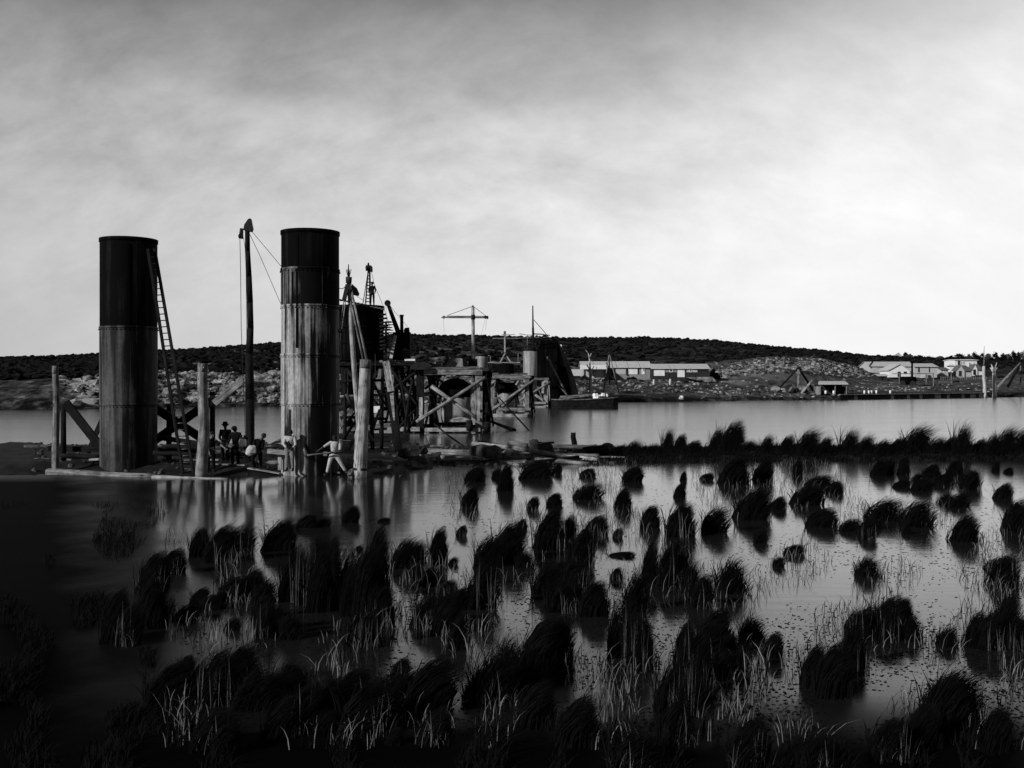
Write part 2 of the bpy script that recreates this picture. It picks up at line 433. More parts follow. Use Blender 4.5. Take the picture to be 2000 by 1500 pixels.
sub = [0, .4, 1, 1.2, 1.4, 1.6, 1.8, 2, 2.15, 2.3, 2.45, 2.6, 2.75, 2.9, 3, 3.06, 3.12, 3.2, 3.28, 3.36, 3.45, 3.55, 3.65, 3.75, 3.85, 3.93, 4, 4.2, 4.6, 6, 12]
V, A_ = [], []
for px in cols:
    pr = prof_at(px)
    for s_ in sub:
        if s_ <= 4:
            i = min(3, int(s_)); q = s_ - i; d = pr[i][0] + (pr[i + 1][0] - pr[i][0]) * q
        else: d = pr[4][0] + (s_ - 4) * 90
        V.append(((px - 1000) / F * d, d, hz(px, d) if s_ > 0 else -.3)); A_.append(stony(px + mnoise.noise(Vector((px * .01, s_, 0))) * 60, s_))
n = len(sub)
Fq = [(i * n + j, (i + 1) * n + j, (i + 1) * n + j + 1, i * n + j + 1) for i in range(len(cols) - 1) for j in range(n - 1)]
o = raw('hill', V, Fq, GROUND, smooth=True); tag(o, kind='structure')
at = o.data.attributes.new('stony', 'FLOAT', 'POINT'); at.data.foreach_set('value', A_)
GR = []      # cleared grassy and sandy ground: quarry floor, terraces, banks
for px in cols:
    for s_ in sub:
        g_ = 0
        if 1385 < px < 1640 and 1.9 < s_ < 3.0: g_ = 1.0
        elif px >= 1180 and 1.05 < s_ < 2.9: g_ = .45
        GR.append(g_)
at = o.data.attributes.new('cleared', 'FLOAT', 'POINT'); at.data.foreach_set('value', GR)
# land under and beyond everything
tag(raw('ground', [(-3000, -400, -1.2), (3000, -400, -1.2), (3000, 4000, -1.2), (-3000, 4000, -1.2)], [(0, 1, 2, 3)], MUD), kind='structure')

# scrub over the hill and limestone rubble along the bank
pts, sz = [], []
for _ in range(9500):
    px = R.uniform(-250, 2150); f = R.uniform(2.2, 4.12) if R.random() < .8 else R.uniform(3.85, 4.06)
    if px > 1100 and f < 3.12 and R.random() < .93: continue
    if 1380 < px < 1700 and f < 3.2: continue
    if px > 1690 and f < 3.3 and R.random() < .8: continue
    pr = prof_at(px); i = min(3, int(f)); d = pr[i][0] + (pr[i + 1][0] - pr[i][0]) * (f - i)
    s = R.triangular(.2, 1.1, .35) * (1.0 if f < 3.8 else .75)
    pts.append(((px - 1000) / F * d, d, hz(px, d) + s * .25)); sz.append(s)
SCB = []
for i in range(8):
    bv = ICO2[0].copy()
    for j in range(len(bv)): bv[j] *= R.uniform(.4, 1.35)
    SCB.append(bv)
V, Fc = scatter(SCB, ICO2[1], pts, sz, (1.5, 1.3, .7)); tag(raw('scrub', V, Fc, SCRUB), kind='stuff')
pts, sz = [], []
for _ in range(4600):
    q = R.random()
    if q < .50: px = R.triangular(110, 720, 520); f = R.triangular(.55, 3.2, 1.5); s = R.uniform(.25, 1.0) ** 2.6 * .95 + .07
    elif q < .62: px = R.uniform(690, 1110); f = R.triangular(.6, 3.4, 1.4); s = R.triangular(.2, .9, .35)
    elif q < .74: px = R.uniform(1120, 1420); f = R.triangular(1.0, 3.35, 2.4); s = R.uniform(.3, .8) ** 3 * 1.0 + .07
    elif q < .9: px = R.uniform(1400, 1700); f = R.uniform(2.5, 3.15); s = R.triangular(.15, .8, .3)
    else: px = R.uniform(1400, 1950); f = R.triangular(.8, 2.6, 1.4); s = R.triangular(.12, .6, .2)
    if 1640 < px < 1930 and f < 1.3: continue
    pr = prof_at(px); i = min(3, int(f)); d = pr[i][0] + (pr[i + 1][0] - pr[i][0]) * (f - i)
    pts.append(((px - 1000) / F * d, d, hz(px, d) + s * .1)); sz.append(s)
V, Fc = scatter(ROCKS1, ICO1[1], pts, sz, (1.1, 1, .7)); tag(raw('rubble', V, Fc, STONE), kind='stuff')
# ------------------------------------------------------------------ near mud bank and sedge bed
def strip_edges(px):
    tab = [(-900, 930, 860), (60, 930, 868), (100, 927, 872), (440, 931, 872), (760, 928, 868), (850, 912, 868), (1180, 909, 872), (1250, 905, 878), (1500, 902, 876), (2000, 900, 874), (3000, 898, 872)]
    px = min(max(px, tab[0][0]), tab[-1][0])
    for a, c in zip(tab[:-1], tab[1:]):
        if a[0] <= px <= c[0]:
            q = (px - a[0]) / (c[0] - a[0]); return dw(a[1] + (c[1] - a[1]) * q), dw(a[2] + (c[2] - a[2]) * q)
def mudz(px, d):
    f, bk = strip_edges(px); q = (d - f) / (bk - f)
    if q < 0 or q > 1: return -.2
    x = (px - 1000) / F * d
    top = .40 - .30 * min(1, max(0, (px - 740) / 130)) + .12 * min(1, max(0, (px - 1150) / 120))
    e = min(1, q * 9) * min(1, (1 - q) * 5)
    return -.06 + top * e + e * (.16 * mnoise.noise(Vector((x * .7, d * .6, 0))) + .12 * mnoise.noise(Vector((x * 2.1, d * 1.9, 5))))
V, Fq = [], []; pxs = list(range(-700, 2701, 10)); nn = 26
for px in pxs:
    f, bk = strip_edges(px)
    f += mnoise.noise(Vector((px * .03, 0, 2))) * .5
    for j in range(nn):
        d = f + (bk - f) * j / (nn - 1)
        V.append(((px - 1000) / F * d, d, -.2 if j in (0, nn - 1) else mudz(px, max(d, strip_edges(px)[0]))))
Fq = [(i * nn + j, (i + 1) * nn + j, (i + 1) * nn + j + 1, i * nn + j + 1) for i in range(len(pxs) - 1) for j in range(nn - 1)]
tag(raw('mud_bank', V, Fq, MUD, smooth=True), kind='structure')

def blades(roots, tips, hts, wd):
    """ribbons from roots (n,3) to tips (n,3), rising straight before they bend; three segments each"""
    n = len(roots); mid = roots.copy(); mid[:, 2] += hts; mid[:, :2] += (tips - roots)[:, :2] * .12
    ang = NR.uniform(0, math.pi, n); sx = np.stack([np.cos(ang), np.sin(ang) * .5, np.zeros(n)], 1) * wd[:, None] / 2
    rows = []
    for t_, k in ((0, 1), (.38, .95), (.72, .7), (1, .12)):
        p = roots * (1 - t_) ** 2 + mid * 2 * t_ * (1 - t_) + tips * t_ ** 2
        rows += [p - sx * k, p + sx * k]
    V = np.stack(rows, 1).reshape(-1, 3)
    b = (np.arange(n) * 8)[:, None]
    Fq = np.concatenate([b + np.array([0, 1, 3, 2]), b + np.array([2, 3, 5, 4]), b + np.array([4, 5, 7, 6])])
    return V, Fq
def fin_mesh(seed, n=520, sweep=1.0, ragged=.12, smooth=False):
    """one windswept tussock, unit width and unit height, leaning to +x"""
    g = np.random.default_rng(seed)
    rx = np.clip(g.normal(-.10, .27, n), -.5, .42); ry = np.clip(g.normal(0, .22, n), -.42, .42)
    q = (rx + .5) / .92
    tuft = g.integers(0, 7, n); jx = g.normal(0, .10, 7)[tuft]; jz = g.uniform(.72, 1.08, 7)[tuft]
    tx = (.26 + .24 * sweep) * np.ones(n) + g.normal(0, .15, n) + .18 * (q - .5) + jx; ty = ry * g.uniform(.3, 1.1, n) + g.normal(0, .10, n)
    tz = (1.02 - .62 * q ** 1.3) * (1 - .30 * (np.abs(ry) / .42) ** 2) * (.62 + .42 * g.random(n) ** .6) * jz
    if smooth: tx = (.24 + .24 * sweep) * np.ones(n) + g.normal(0, .08, n) + .12 * (q - .5); tz = (1.02 - .58 * q ** 1.3) * (1 - .25 * (np.abs(ry) / .42) ** 2) * (.84 + .18 * g.random(n))
    k = g.random(n) < (.10 if smooth else .32); tz[k] *= g.uniform(.35, 1.1, k.sum()); tx[k] = rx[k] + g.uniform(-.35, .45, k.sum())
    tz = np.clip(tz + g.normal(0, ragged * .3, n), .12, 1.15)
    roots = np.stack([rx, ry, np.full(n, -.06)], 1); tips = np.stack([tx, ty, tz], 1)
    return blades(roots, tips, tz * g.uniform(.55, 1.05, n), g.uniform(.012, .038, n))
FINS = []
for i in range(8):
    V, Fq = fin_mesh(100 + i, 760 if i < 5 else 560, (.9, 1.2, .7, 1.0, .5, 1.1, .8, .35)[i], .05 if i < 5 else .12, i < 5)
    me = bpy.data.meshes.new('tussock'); me.from_pydata([tuple(x) for x in V], [], [tuple(int(k) for k in q) for q in Fq]); me.materials.append(SEDGE); FINS.append(me)
STK = []
for i in range(4):
    g = np.random.default_rng(50 + i); n = 22
    rx = g.uniform(-.5, .5, n); ry = g.uniform(-.5, .1, n); h = g.uniform(.45, 1.15, n)
    tips = np.stack([rx + g.normal(.03, .09, n), ry + g.normal(0, .08, n), h], 1)
    br = g.random(n) < .2; tips[br, 2] *= .45; tips[br, 0] += g.uniform(-.5, .5, br.sum())
    V, Fq = blades(np.stack([rx, ry, np.full(n, -.05)], 1), tips, h * .5, g.uniform(.006, .015, n))
    me = bpy.data.meshes.new('dead_stalks'); me.from_pydata([tuple(x) for x in V], [], [tuple(int(k) for k in q) for q in Fq]); me.materials.append(STALK); STK.append(me)

# tussocks in the marsh: (centre column, top row, bottom row of tussock with its reflection, width) -> one object each
BLOBS = [(928,918,955,44),(970,916,945,22),(988,917,985,34),(1047,907,952,68),(1088,910,935,20),(1148,918,940,35),(1148,945,993,60),(917,960,1007,36),
(1040,975,1007,25),(1083,968,1000,34),(1235,918,955,45),(1335,925,948,14),(1380,927,945,30),(1328,950,985,25),(1435,905,970,65),(1490,905,960,40),(1557,905,945,22),
(1600,930,960,60),(1217,962,1012,36),(1470,958,1050,65),(1520,975,1008,32),(1577,955,1005,70),(1630,945,975,35),(1270,990,1055,38),(1330,988,1085,58),(1395,985,1075,50),
(1485,1030,1080,25),(1550,1065,1095,40),(1605,995,1050,60),(1660,1010,1055,40),(1725,970,1045,65),(1790,970,1065,60),(1870,965,1005,48),(1885,1010,1085,55),(1960,950,990,36),
(1985,980,1075,50),(1715,905,945,30),(1735,903,940,30),(1765,900,945,25),(1790,925,950,20),(1820,912,945,40),(1840,930,960,45),(1865,905,945,35),(1895,925,975,45),
(1945,905,930,15),(1970,915,930,20),(1760,940,960,35),(1800,940,970,45),(1695,1085,1150,45),(1950,1085,1130,50),(600,1007,1045,40),(632,1010,1040,25),(685,990,1040,32),(750,1012,1024,24),
(390,1035,1120,40),(430,1030,1140,60),(470,1018,1120,50),(545,1018,1110,60),(335,1075,1150,50),(300,1085,1200,60),(600,1070,1250,90),(650,1065,1250,90),(710,1065,1290,90),
(790,1045,1150,50),(857,1035,1130,36),(815,1055,1120,35),(950,1040,1150,50),(990,1025,1140,60),(940,1090,1250,60),(1075,1000,1120,60),(1110,1010,1110,30),(1165,1010,1065,45),
(1135,1035,1150,50),(1020,1015,1045,20),(1215,1078,1092,50),(1090,1120,1230,110),(1160,1140,1240,60),(1240,1110,1250,45),(1300,1080,1200,80),(1350,1110,1210,80),(1430,1090,1200,60),
(1230,1200,1390,85),(1370,1200,1330,110),(1340,1280,1440,90),(1510,1240,1310,40),(1430,1250,1330,80),(440,1280,1430,160),(350,1330,1460,160),(510,1320,1450,130),(620,1340,1480,160),
(760,1330,1480,170),(900,1300,1460,190),(1040,1240,1400,130),(1030,1340,1470,170),(870,1180,1300,100),(1625,1250,1400,115),(1700,1165,1280,110),(1760,1190,1270,90),(1820,1340,1500,165),
(1780,1410,1530,140),(1940,1180,1300,90),(1990,1180,1320,80),(1962,1090,1180,60),(260,1160,1320,110),(385,1165,1230,80),(490,1140,1220,110),(720,1180,1300,95),(1180,1390,1540,150),(1330,1400,1550,150),
(1480,1400,1540,140),(1250,1420,1560,150),(980,1400,1540,160),(1650,1420,1550,150),(1930,1400,1540,140),(540,1190,1290,80),(1520,1085,1120,22),(1700,1015,1045,40),(1845,965,995,30)]
_B = []
for (cx, tp, bt, wd) in BLOBS:
    if wd >= 80 and tp > 1060:
        nk = 4 if wd > 120 else 3
        for k in range(nk):
            q = (k + .5) / nk - .5; o_ = R.uniform(-22, 30)
            _B.append((cx + wd * q * .9 + R.uniform(-8, 8), tp + o_ - 8, bt + o_ - R.uniform(0, 30), wd * R.uniform(.40, .60)))
    else: _B.append((cx, tp, bt, wd))
for _ in range(56):
    y = 1010 + 420 * R.random(); x = (R.uniform(330, 2010) if R.random() < .35 else R.uniform(360, 1440)) if y > 1060 else R.uniform(900, 2010)
    if 1480 < x < 1680 and y < 1250: continue
    k = R.uniform(.5, 1.6); _B.append((x, y, y + 40 * k * (y - 742) / 330, 26 * k * (y - 742) / 330))
BLOBS = [q for q in _B if q[2] > q[1] + 8 and not (q[1] > 1300 and R.random() < (.62 if q[0] > 900 else .3))]
blob = []
for (cx, tp, bt, wd) in BLOBS:
    hpx = (bt - tp) * .60; by = tp + hpx; d = dw(by)
    blob.append((by, cx, d, hpx * d / F * (1.42 if by < 1010 else 1.2), wd * d / F * (.95 if by < 1010 else 1.05)))
EDGES = [(0, 'in the rank just off the sedge bank'), (942, 'in the second rank off the sedge bank'), (975, 'in the third rank off the sedge bank'), (1010, 'in the fourth rank off the sedge bank'),
         (1050, 'in the middle rank of the marsh'), (1105, 'in the wide rank past the middle'), (1180, 'in the rank before the big clumps'), (1240, 'in the rank behind the near clumps'), (1300, 'in the third nearest rank'), (1360, 'in the second nearest rank'), (1415, 'in the very nearest rank')]
ORD = 'first second third fourth fifth sixth seventh eighth ninth tenth eleventh twelfth thirteenth fourteenth fifteenth sixteenth seventeenth eighteenth nineteenth twentieth'.split()
ORD += [t_ + '-' + o_ if o_ else u_ for t_, u_ in (('twenty', ''), ('thirty', 'thirtieth'), ('forty', 'fortieth'), ('fifty', 'fiftieth'), ('sixty', 'sixtieth'), ('seventy', 'seventieth'), ('eighty', 'eightieth'), ('ninety', 'ninetieth')) for o_ in ([''] if u_ else []) + ORD[:9]]
ranks = {}
for bl in blob:
    k = max(i for i, (e, _) in enumerate(EDGES) if bl[0] >= e); ranks.setdefault(k, []).append(bl)
for k, lst in sorted(ranks.items()):
    lst.sort(key=lambda q: q[1])
    med = sorted(q[3] for q in lst)[len(lst) // 2]
    for i, (by, cx, d, h, wd) in enumerate(lst):
        adj = 'tall' if h > med * 1.25 else 'low' if h < med * .7 else 'dark'
        o = bpy.data.objects.new('sedge_tussock', FINS[R.randrange(6) if by < 1100 else R.randrange(2, 8)]); C.objects.link(o)
        o.location = G(cx - wd * .0, d, 0); o.scale = (wd, min(wd, h * 1.2) * .95, h); o.rotation_euler = (0, 0, R.uniform(-.3, .3))
        tag(o, f'{adj} sedge tussock, {ORD[min(i, len(ORD) - 1)]} from the left {EDGES[k][1]}', 'tussock', 'sedge tussocks standing in the marsh water')
        if by > 1040 and R.random() < .40:
            c = bpy.data.objects.new('dead_stalks', STK[R.randrange(4)]); C.objects.link(c); c.parent = o
            c.scale = (.9, .7, R.uniform(.55, .95)); c.location = (R.uniform(-.15, .3), -.25, 0)
# tussocks along the crest of the sedge bank
CREST = [(1235,30,30),(1305,40,25),(1327,30,24),(1352,22,30),(1400,46,30),(1428,52,45),(1460,26,30),(1497,36,26),(1535,32,28),(1577,50,48),(1612,32,26),(1660,42,40),(1690,38,32),(1722,30,32),(1752,28,34),(1790,50,58),(1832,32,34),(1855,28,28),(1880,54,38),(1912,26,28),(1937,42,32),(1966,48,44),(1996,48,40),(1208,16,24),(1275,18,34)]
CREST.sort()
for i, (cx, hpx, wpx) in enumerate(CREST):
    d = R.uniform(50.5, 53.5); o = bpy.data.objects.new('sedge_tussock', FINS[R.choice((1, 5, 6, 5))]); C.objects.link(o)
    o.location = G(cx, d, .12); o.scale = (wpx * d / F * 1.05, wpx * d / F * .8, hpx * d / F * 1.35)
    tag(o, f'{"tall" if hpx > 38 else "short"} sedge tussock on the crest of the sedge bank, {ORD[i]} from the timber raft', 'tussock', 'sedge tussocks on the crest of the bank')
# the bed of sedge covering the bank, and the bed added to darken the near corner: nobody could count it
def bed(n, fn, hmin, hmax, wmin, wmax, sweep):
    roots = np.array([fn() for _ in range(n)]); h = NR.uniform(hmin, hmax, n) * roots[:, 3]
    r3 = roots[:, :3]; tips = r3 + np.stack([h * NR.normal(sweep, .35, n), h * NR.normal(0, .25, n), h], 1)
    return blades(r3, tips, h * .8, NR.uniform(wmin, wmax, n))
def on_strip():
    px = R.uniform(1140, 2350) if R.random() < .97 else R.uniform(900, 1150); f, bk = strip_edges(px); d = R.uniform(f + .15, bk - .3); return (*G(px, d, max(0, mudz(px, d)) - .03), (1.0 if R.random() > .12 else 1.7) * max(.45, min(1, .3 + (px - 1140) / 140)))
V1, F1 = bed(30000, on_strip, .08, .27, .02, .05, .35)
tag(raw('sedge_bed', V1, F1, SEDGE), kind='stuff')
# ------------------------------------------------------------------ reeds added to darken the near left corner
def flat_z(px, y):
    x, d = (px - 1000) / F * dw(y), dw(y)
    lim = 215 + 120 * min(1, max(0, (y - 960) / 300)) + 40 * mnoise.noise(Vector((y * .016, 3, 0)))
    e1 = (lim - px) / 170; e2 = (y - 1462 - 22 * mnoise.noise(Vector((px * .012, 1, 0)))) / 40; e3 = (y - 940 - px * .06) / 25
    e = max(min(e1, e3), e2)
    return min(.05, e * .06) + .06 * mnoise.noise(Vector((x * .8, d * .7, 4))) + .03 * mnoise.noise(Vector((x * 1.9, d * 1.7, 2))) + .02 * mnoise.noise(Vector((x * 4, d * 4, 9))) - .01
def on_corner():
    while True:
        y = R.uniform(985, 1600); px = R.uniform(-260, 2150) if y > 1420 else R.uniform(-260, 340)
        k = mnoise.noise(Vector((px * .011, y * .013, 7)))
        if k > .12 and flat_z(px, y) > -.03: return (*G(px, dw(y), -.03), .5 + 1.1 * k)
V1, F1 = bed(13000, on_corner, .10, .34, .008, .022, .25)
tag(raw('added_reeds', V1, F1, SEDGE), kind='stuff')
# bits of weed, seed and bark floating on the sheltered water
V, Fq = [], []
for _ in range(26000):
    y = 915 + 540 * R.random() ** .9; px = R.uniform(300, 2050)
    if mnoise.noise(Vector((px * .006, y * .009, 12))) + .25 + (px - 1000) / 3500 < R.random() * .6: continue
    p = G(px, dw(y)); s_ = R.triangular(.008, .045, .014) * (.5 + p.y / 40); a = R.random() * 6; n0 = len(V)
    for k in range(5):
        rr = s_ * R.uniform(.5, 1.2); V.append((p.x + rr * math.cos(a + k * 1.257), p.y + rr * math.sin(a + k * 1.257), .004))
    Fq.append(tuple(range(n0, n0 + 5)))
tag(raw('floating_weed', V, Fq, SEDGE), kind='stuff')
# thin single stems in the shallows
def on_shallow():
    while True:
        y = 905 + 560 * R.random() ** 1.5; px = R.uniform(860 if y < 1040 else 320, 2100); k = mnoise.noise(Vector((px * .008, y * .011, 2)))
        if k > .02: return (*G(px, dw(y), -.03), .7 + k)
V1, F1 = bed(4200, on_shallow, .10, .42, .007, .014, .12)
tag(raw('reed_stems', V1, F1, STALK), kind='stuff')
V1, F1 = bed(5200, on_shallow, .06, .34, .008, .016, .2)
tag(raw('reed_stems', V1, F1, SEDGE), kind='stuff')

# ------------------------------------------------------------------ the two tall bridge cylinders
def cylinder(name, label, cx, d, r, rings, top_y, mats, streak_from, group, seams=(), lip=True):
    c = G(cx, d, 0); t = thing(name, label, 'bridge cylinder', c, group)
    zt = EYE - (top_y - HOR) / F * (d)
    zs = [-.3] + sorted(EYE - (y - HOR) / F * (d - r) for y in rings) + [zt]
    for i, (a, e) in enumerate(zip(zs[:-1], zs[1:])):
        rr = r * (1 + .012 * (i % 2))
        mb = MB(); mb.lathe(c, [(rr, a + .02), (rr, e - .02)] if i < len(zs) - 2 else [(rr, a + .02), (rr, e), (rr - .05, e), (rr - .05, a + .3)], 64, caps=False)
        mb.build('ring_section', mats[min(i, len(mats) - 1)], t)
        if i < len(zs) - 2:
            mb = MB(); mb.lathe(c, [(rr, e - .05), (rr + .022, e - .04), (rr + .022, e + .04), (rr, e + .05)], 64, caps=False)
            for k in range(46):
                an = 2 * math.pi * k / 46; mb.box(c + Vector(((rr + .02) * math.cos(an), (rr + .02) * math.sin(an), e - .09)), .05, .05, .035, an)
            mb.build('joint_band', mats[min(i, len(mats) - 1)], t)
    if lip:
        mb = MB(); mb.lathe(c, [(r, zt - .16), (r + .03, zt - .15), (r + .035, zt), (r - .06, zt + .005)], 64, caps=False); mb.build('rim', IRON_BLACK, t)
    for (ang, z0, z1) in seams:
        mb = MB(); a0 = math.radians(ang); p = c + Vector((math.cos(a0) * (r + .008), math.sin(a0) * (r + .008), 0))
        mb.bar(p + Vector((0, 0, z0)), p + Vector((0, 0, z1)), .10, .03, (math.cos(a0), math.sin(a0), 0), 0)
        for k in range(int((z1 - z0) / .16)): mb.box(p + Vector((0, 0, z0 + .08 + k * .16)), .035, .05, .035, a0)
        mb.build('riveted_seam', IRON_GREY if z1 < 6 else IRON_BLACK, t)
    return t
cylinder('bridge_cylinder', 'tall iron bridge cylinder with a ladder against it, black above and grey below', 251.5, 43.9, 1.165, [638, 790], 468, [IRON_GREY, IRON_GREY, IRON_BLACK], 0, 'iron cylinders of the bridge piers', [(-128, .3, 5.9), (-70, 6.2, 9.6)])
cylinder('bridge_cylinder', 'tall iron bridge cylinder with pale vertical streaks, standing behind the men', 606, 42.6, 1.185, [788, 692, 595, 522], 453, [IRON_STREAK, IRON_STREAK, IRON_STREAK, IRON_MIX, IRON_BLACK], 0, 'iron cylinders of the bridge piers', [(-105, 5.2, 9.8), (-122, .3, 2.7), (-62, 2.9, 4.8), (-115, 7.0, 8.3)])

# ------------------------------------------------------------------ piles, staging and gear of the near pier
GP = 'timber piles of the near staging'
def pile(label, p0, p1, r0, r1, mat, wob=.05, bands=()):
    t = thing('timber_pile', label, 'pile', p0, GP)
    mb = MB(); mb.log(p0, p1, r0, r1, 14, wob, 10, rough=.03); mb.build('shaft', mat, t)
    a = (Vector(p1) - Vector(p0))
    mb = MB(); mb.log(Vector(p1) - a.normalized() * .32, Vector(p1) + a.normalized() * .03, r1 * 1.08, r1 * 1.02, 14, 0, 2, rough=.05); mb.build('pile_head', W_GREY, t)
    for q in bands:
        c = Vector(p0).lerp(Vector(p1), q); mb = MB(); mb.log(c - a.normalized() * .05, c + a.normalized() * .05, r0 * 1.06, r0 * 1.06, 14); mb.build('iron_bolt_band', IRON_RUST, t)
    return t
pile('slim pale pile at the outer end of the staging, beyond the laddered cylinder', P(109, 945, 42.5), P(108, 716, 42.5), .15, .12, W_MID)
pile('rough round pile between the laddered cylinder and the group of men', P(393, 945, 41.3), P(396, 711, 41.3), .24, .19, W_MID, .07)
pile('thick pale pile with a bolted foot, in front of the white trousered man\'s staging', P(702, 948, 41.0), P(714, 704, 41.2), .285, .22, W_PALE, .05, (.13,))
t = thing('timber_staging', 'dark cross braced staging timbers behind the laddered cylinder', 'staging', G(250, 45, 0))
for a, b_, wd, ht in ((P(128, 786, 45), P(205, 884, 45), .36, .16), (P(212, 790, 46), P(172, 884, 46), .2, .12), (P(300, 795, 45.2), P(412, 868, 44.8), .36, .18), (P(300, 862, 45), P(420, 778, 45), .34, .18),
                      (P(300, 853, 44.4), P(412, 870, 44), .2, .2)):
    MB().bar(a, b_, wd, ht, (0, 1, 0)).build('brace', W_DARK, t)
MB().bar(P(96, 876, 46), P(400, 880, 46), .3, .24, (0, 0, 1)).build('waler', W_DARK, t)
for px in (124, 330, 415):
    MB().log(P(px, 900, 45.5), P(px, 790 if px != 415 else 765, 45.5), .13, .11, 10).build('post', W_DARK, t)
tag(MB().bar(P(418, 788, 43), P(478, 739, 43.4), .30, .06, (0, -1, .4)).build('slanting_board', W_MID), 'pale slanting board behind the mast, against the far rubble bank', 'board')
# ladder
t = thing('ladder', 'long wooden ladder leaning on the left hand tall cylinder', 'ladder', P(367, 930, 42.1))
l0, l1 = P(357, 925, 42.1), P(378, 924, 42.1); u0, u1 = P(289, 486, 42.75), P(302, 486, 43.0)
MB().bar(l0, u0, .10, .13, (0, -1, 0), .02).build('stile', W_DARK, t); MB().bar(l1, u1, .10, .13, (0, -1, 0), .02).build('stile', W_DARK, t)
for k in range(34):
    q = (k + .7) / 35; MB().log(l0.lerp(u0, q), l1.lerp(u1, q), .022, .022, 6).build('rung', W_GREY, t)
# mast with pulley block
t = thing('derrick_mast', 'crooked black mast with pulley block between the two tall cylinders', 'derrick', P(488, 885, 43.2))
mast = [(489, 900, .17), (488, 780, .19), (487, 690, .155), (489, 640, .135), (488, 590, .13), (486, 540, .12), (483.5, 490, .105), (483, 446, .10)]
for (x0, y0, r0), (x1, y1, r1) in zip(mast[:-1], mast[1:]):
    pass
mb = MB()
for (x0, y0, r0), (x1, y1, r1) in zip(mast[:-1], mast[1:]): mb.log(P(x0, y0 + 1, 43.2), P(x1, y1, 43.2), r0, r1, 12, rough=.03)
mb.build('pole', W_DARK, t)
mb = MB(); mb.prism([P(475, 449, 43.1), P(490, 452, 43.1), P(492, 446, 43.1), P(488, 426, 43.1), P(484, 428, 43.1), P(477, 438, 43.1)], (0, .3, 0)); mb.build('mast_head', IRON_RUST, t)
mb = MB(); mb.log(P(474, 452, 43.1), P(474, 452, 43.35), .03); mb.log(P(472, 446, 43.2), P(470.5, 466, 43.2), .07, .10, 10); mb.log(P(470.3, 461, 43.05), P(470.3, 461, 43.35), .11, .11, 12); mb.build('pulley_block', IRON_RUST, t)
MB().rope([P(468.5, 467, 43.2), P(470, 540, 43.2), P(471, 640, 43.2), P(476, 760, 43.2), P(480, 880, 43.2)], .014).build('hoist_rope', ROPE, t)
MB().rope([P(475, 462, 43.2), P(478, 480, 43.2), P(480, 500, 43.2), P(484, 870, 43.05)], .010).build('hoist_rope', ROPE, t)
MB().rope([P(492, 452, 43.2), P(549, 520, 46), P(640, 628, 52)], .012).build('guy_rope', ROPE, t)
MB().rope([P(487, 456, 43.2), P(508, 500, 44.5), P(546, 588, 47), P(600, 700, 52)], .012).build('guy_rope', ROPE, t)
# sheer legs by the thick pile
t = thing('sheer_legs', 'pale three legged sheer legs with hanging tackle, right of the streaked cylinder', 'sheer legs', P(690, 760, 42.4))
MB().log(P(707, 912, 42.1), P(681, 545, 42.45), .135, .085, 12, .03, 10).build('leg', W_PALE, t)
MB().log(P(716, 702, 41.6), P(686, 566, 42.35), .05, .045, 8).build('leg', W_MID, t)
MB().log(P(709, 702, 41.9), P(682, 575, 42.35), .04, .035, 8).build('leg', W_MID, t)
MB().log(P(681, 550, 42.45), P(680.6, 516, 42.45), .05, .015, 8).build('top_spike', W_GREY, t)
mb = MB()
for dx in (-5, -2.5, 2.5, 5): mb.log(P(681, 546, 42.45), P(681 + dx, 526, 42.4), .022, .012, 6)
mb.build('lashing_ends', ROPE, t)
mb = MB(); mb.log(P(681, 553, 42.25), P(681.5, 541, 42.25), .13, .12, 10, rough=.12); mb.build('lashing', ROPE, t)
MB().bar(P(679, 556, 42.25), P(672, 586, 42.2), .16, .12, (0, 1, 0)).build('fall_block', IRON_RUST, t)
MB().rope([P(671.5, 588, 42.2), P(664, 640, 42.2), P(665, 648, 42.2), P(663, 680, 42.2)], .026).build('tackle', ROPE_P, t)
MB().rope([P(675, 588, 42.2), P(668, 640, 42.2), P(666, 648, 42.2)], .022).build('tackle', ROPE_P, t)
mb = MB(); mb.lathe(P(664.6, 646, 42.2), [(.03, -.1), (.09, -.05), (.09, .05), (.03, .1)], 10); mb.build('lower_block', IRON_RUST, t)
t = tag(MB().prism([P(684, 574, 46), P(697, 577, 46), P(699, 572, 46), P(694, 561, 46), P(688, 556, 46), P(684, 559, 46)], (0, .5, 0)).build('hoisting_bucket', IRON_BLACK), 'dark tipped bucket hanging beside the sheer legs head', 'bucket')
MB().rope([P(690, 557, 46.2), P(682, 552, 42.5)], .016).build('bail_rope', ROPE, t)
# ------------------------------------------------------------------ second pier: big caisson, trestle, crane
c = G(700, 77, 0); t = thing('caisson', 'broad black caisson with a plank platform on top, behind the sheer legs', 'caisson', c)
zt = EYE - (598 - HOR) / F * 77
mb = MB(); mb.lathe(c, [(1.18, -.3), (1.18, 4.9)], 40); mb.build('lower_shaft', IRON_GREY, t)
mb = MB(); mb.lathe(c, [(1.86, 4.7), (1.90, 6.5), (1.88, zt - .3), (1.95, zt - .28), (1.95, zt)], 48); mb.build('upper_shell', IRON_BLACK, t)
for z in (5.4, 6.6, 7.8): mb = MB(); mb.lathe(c, [(1.88, z - .06), (1.96, z - .05), (1.96, z + .05), (1.88, z + .06)], 48, caps=False); mb.build('joint_band', IRON_BLACK, t)
for i in range(13):
    a, b_ = P(664 + i * 7, 585 + i * 1.35, 78.6), P(660 + i * 7.3, 586 + i * 1.45, 75.0)
    MB().bar(a, b_, .26, .07, jig=.03).build('platform_plank', W_DARK if i < 9 else W_GREY, t)
mb = MB()
